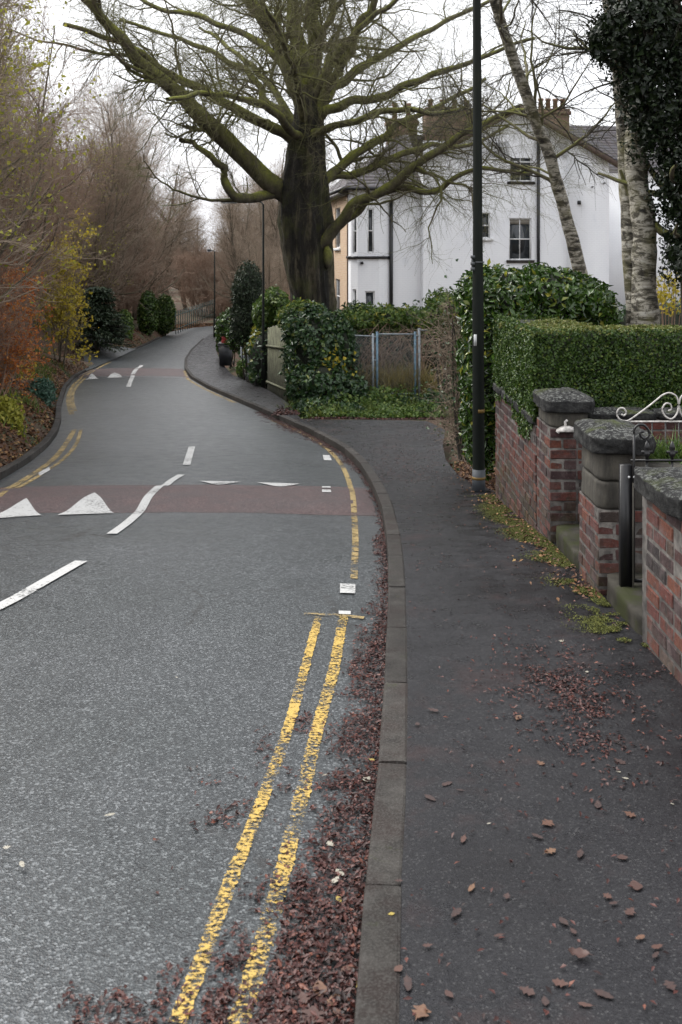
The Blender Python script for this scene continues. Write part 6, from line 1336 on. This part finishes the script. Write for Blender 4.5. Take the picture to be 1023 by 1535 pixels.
MAT['fl_brown'] = flat('fallen_brown', [(0, (0.055, 0.028, 0.024)), (0.5, (0.085, 0.040, 0.030)), (0.85, (0.13, 0.062, 0.036)), (1, (0.18, 0.10, 0.055))]); MAT['fl_dark'] = flat('fallen_dark', [(0, (0.032, 0.019, 0.018)), (1, (0.055, 0.029, 0.026))])
MAT['fl_pale'] = flat('fallen_pale', [(0, (0.32, 0.31, 0.25)), (1, (0.42, 0.40, 0.33))]); MAT['fl_yellow'] = flat('fallen_yellow', [(0, (0.36, 0.27, 0.04)), (1, (0.42, 0.33, 0.07))])
LM = {k_: [leaf_mesh('fallen_leaf', k_, 0.052, w_, c_, i_) for i_, (c_, w_) in enumerate(((0.03, .026), (0.10, .03), (0.02, .034), (0.03, .020), (0.05, .038), (0.01, .024)))] for k_ in ('fl_brown', 'fl_dark', 'fl_pale', 'fl_yellow')}
LBL = {('p', 'fl_brown'): 'single orange-brown leaf lying on the pavement', ('p', 'fl_dark'): 'single dark reddish leaf flattened on the pavement', ('r', 'fl_pale'): 'single pale upturned leaf lying on the road', ('r', 'fl_yellow'): 'single yellow leaf in the gutter drift', ('p', 'fl_pale'): 'small pale scrap lying on the pavement', ('p', 'fl_yellow'): 'small yellow leaf on the kerb edge', ('r', 'fl_brown'): 'single curled brown leaf lying in the gutter'}
def fallen(px, py, k_, sc=1.0, where='p'):
    x, y = pix(px, py, 0.14 if where == 'p' else 0.02); z = float(zpave(x, y) if where == 'p' else zroad(x, y)) + (0.004 if where == 'p' else 0.022)
    o = link('fallen_leaf', random.choice(LM[k_]), None, (x, y, z)); o.rotation_euler = (random.uniform(-.04, .04), random.uniform(-.04, .04), random.random() * 6.28); o.scale = (sc * random.uniform(.8, 1.25), sc, sc * 0.5); tag(o, LBL[where, k_], 'leaf', {'fl_brown': 'brown fallen leaves', 'fl_dark': 'dark fallen leaves', 'fl_pale': 'pale fallen leaves', 'fl_yellow': 'yellow fallen leaves'}[k_] + (' on the pavement' if where == 'p' else ' on the road'))
for px, py in ((673, 1483), (632, 1508), (791, 1482), (945, 1369), (825, 1275), (695, 1253), (933, 1287), (954, 1330), (777, 1075), (811, 1144), (598, 1443), (748, 1398), (911, 1344), (960, 1407), (707, 1326), (641, 1410), (840, 1472), (877, 1505), (822, 1233), (945, 1224), (985, 1422)): fallen(px, py, 'fl_brown', random.uniform(.5, 1.0))
for px, py in ((684, 1362), (818, 1498), (983, 1434), (897, 1208), (598, 1312), (645, 1190), (670, 1170), (690, 1180), (626, 1080), (806, 1252), (870, 1280), (650, 1060), (845, 1380), (860, 1395), (920, 1355), (612, 1465), (760, 1340), (905, 1490), (1005, 1480), (930, 1145)): fallen(px, py, 'fl_dark', random.uniform(.5, 1.15))
x, y = pix(868, 1432, 0.14); o = link('fallen_leaf', leaf_mesh('fallen_leaf', 'fl_brown', 0.06, 0.04, 0.22, 77), None, (x, y, float(zpave(x, y)) + 0.008)); o.rotation_euler = (0, 0, 1.3); tag(o, 'large cupped brown leaf on the pavement', 'leaf')
for px, py, s_ in ((552, 1170, .9), (495, 1268, .7), (510, 1310, .9), (503, 1322, .8), (165, 1233, .8), (33, 1310, .8), (10, 1285, .5), (487, 1165, .5), (135 // 2 + 198, 1024, .4)): fallen(px, py, 'fl_pale', s_, 'r')
for px, py, s_ in ((508, 1350, .6), (558, 1140, .5), (540, 1480, .6)): fallen(px, py, 'fl_yellow', s_, 'r')
for px, py, s_ in ((500, 1437, 0.9), (480, 1485, 1.12), (500, 1500, 1.2), (470, 1525, 1.2), (520, 1455, 0.98), (455, 1500, 0.9), (510, 1522, 1.12)): fallen(px, py, 'fl_brown', s_, 'r')
for px, py, s_ in ((733, 1231, .3), (938, 1170, .5), (928, 1160, .35), (1008, 1210, .3), (842, 963, .7), (880, 1010, .4), (820, 1012, .6)): fallen(px, py, 'fl_pale', s_)
fallen(587, 1361, 'fl_yellow', .4)
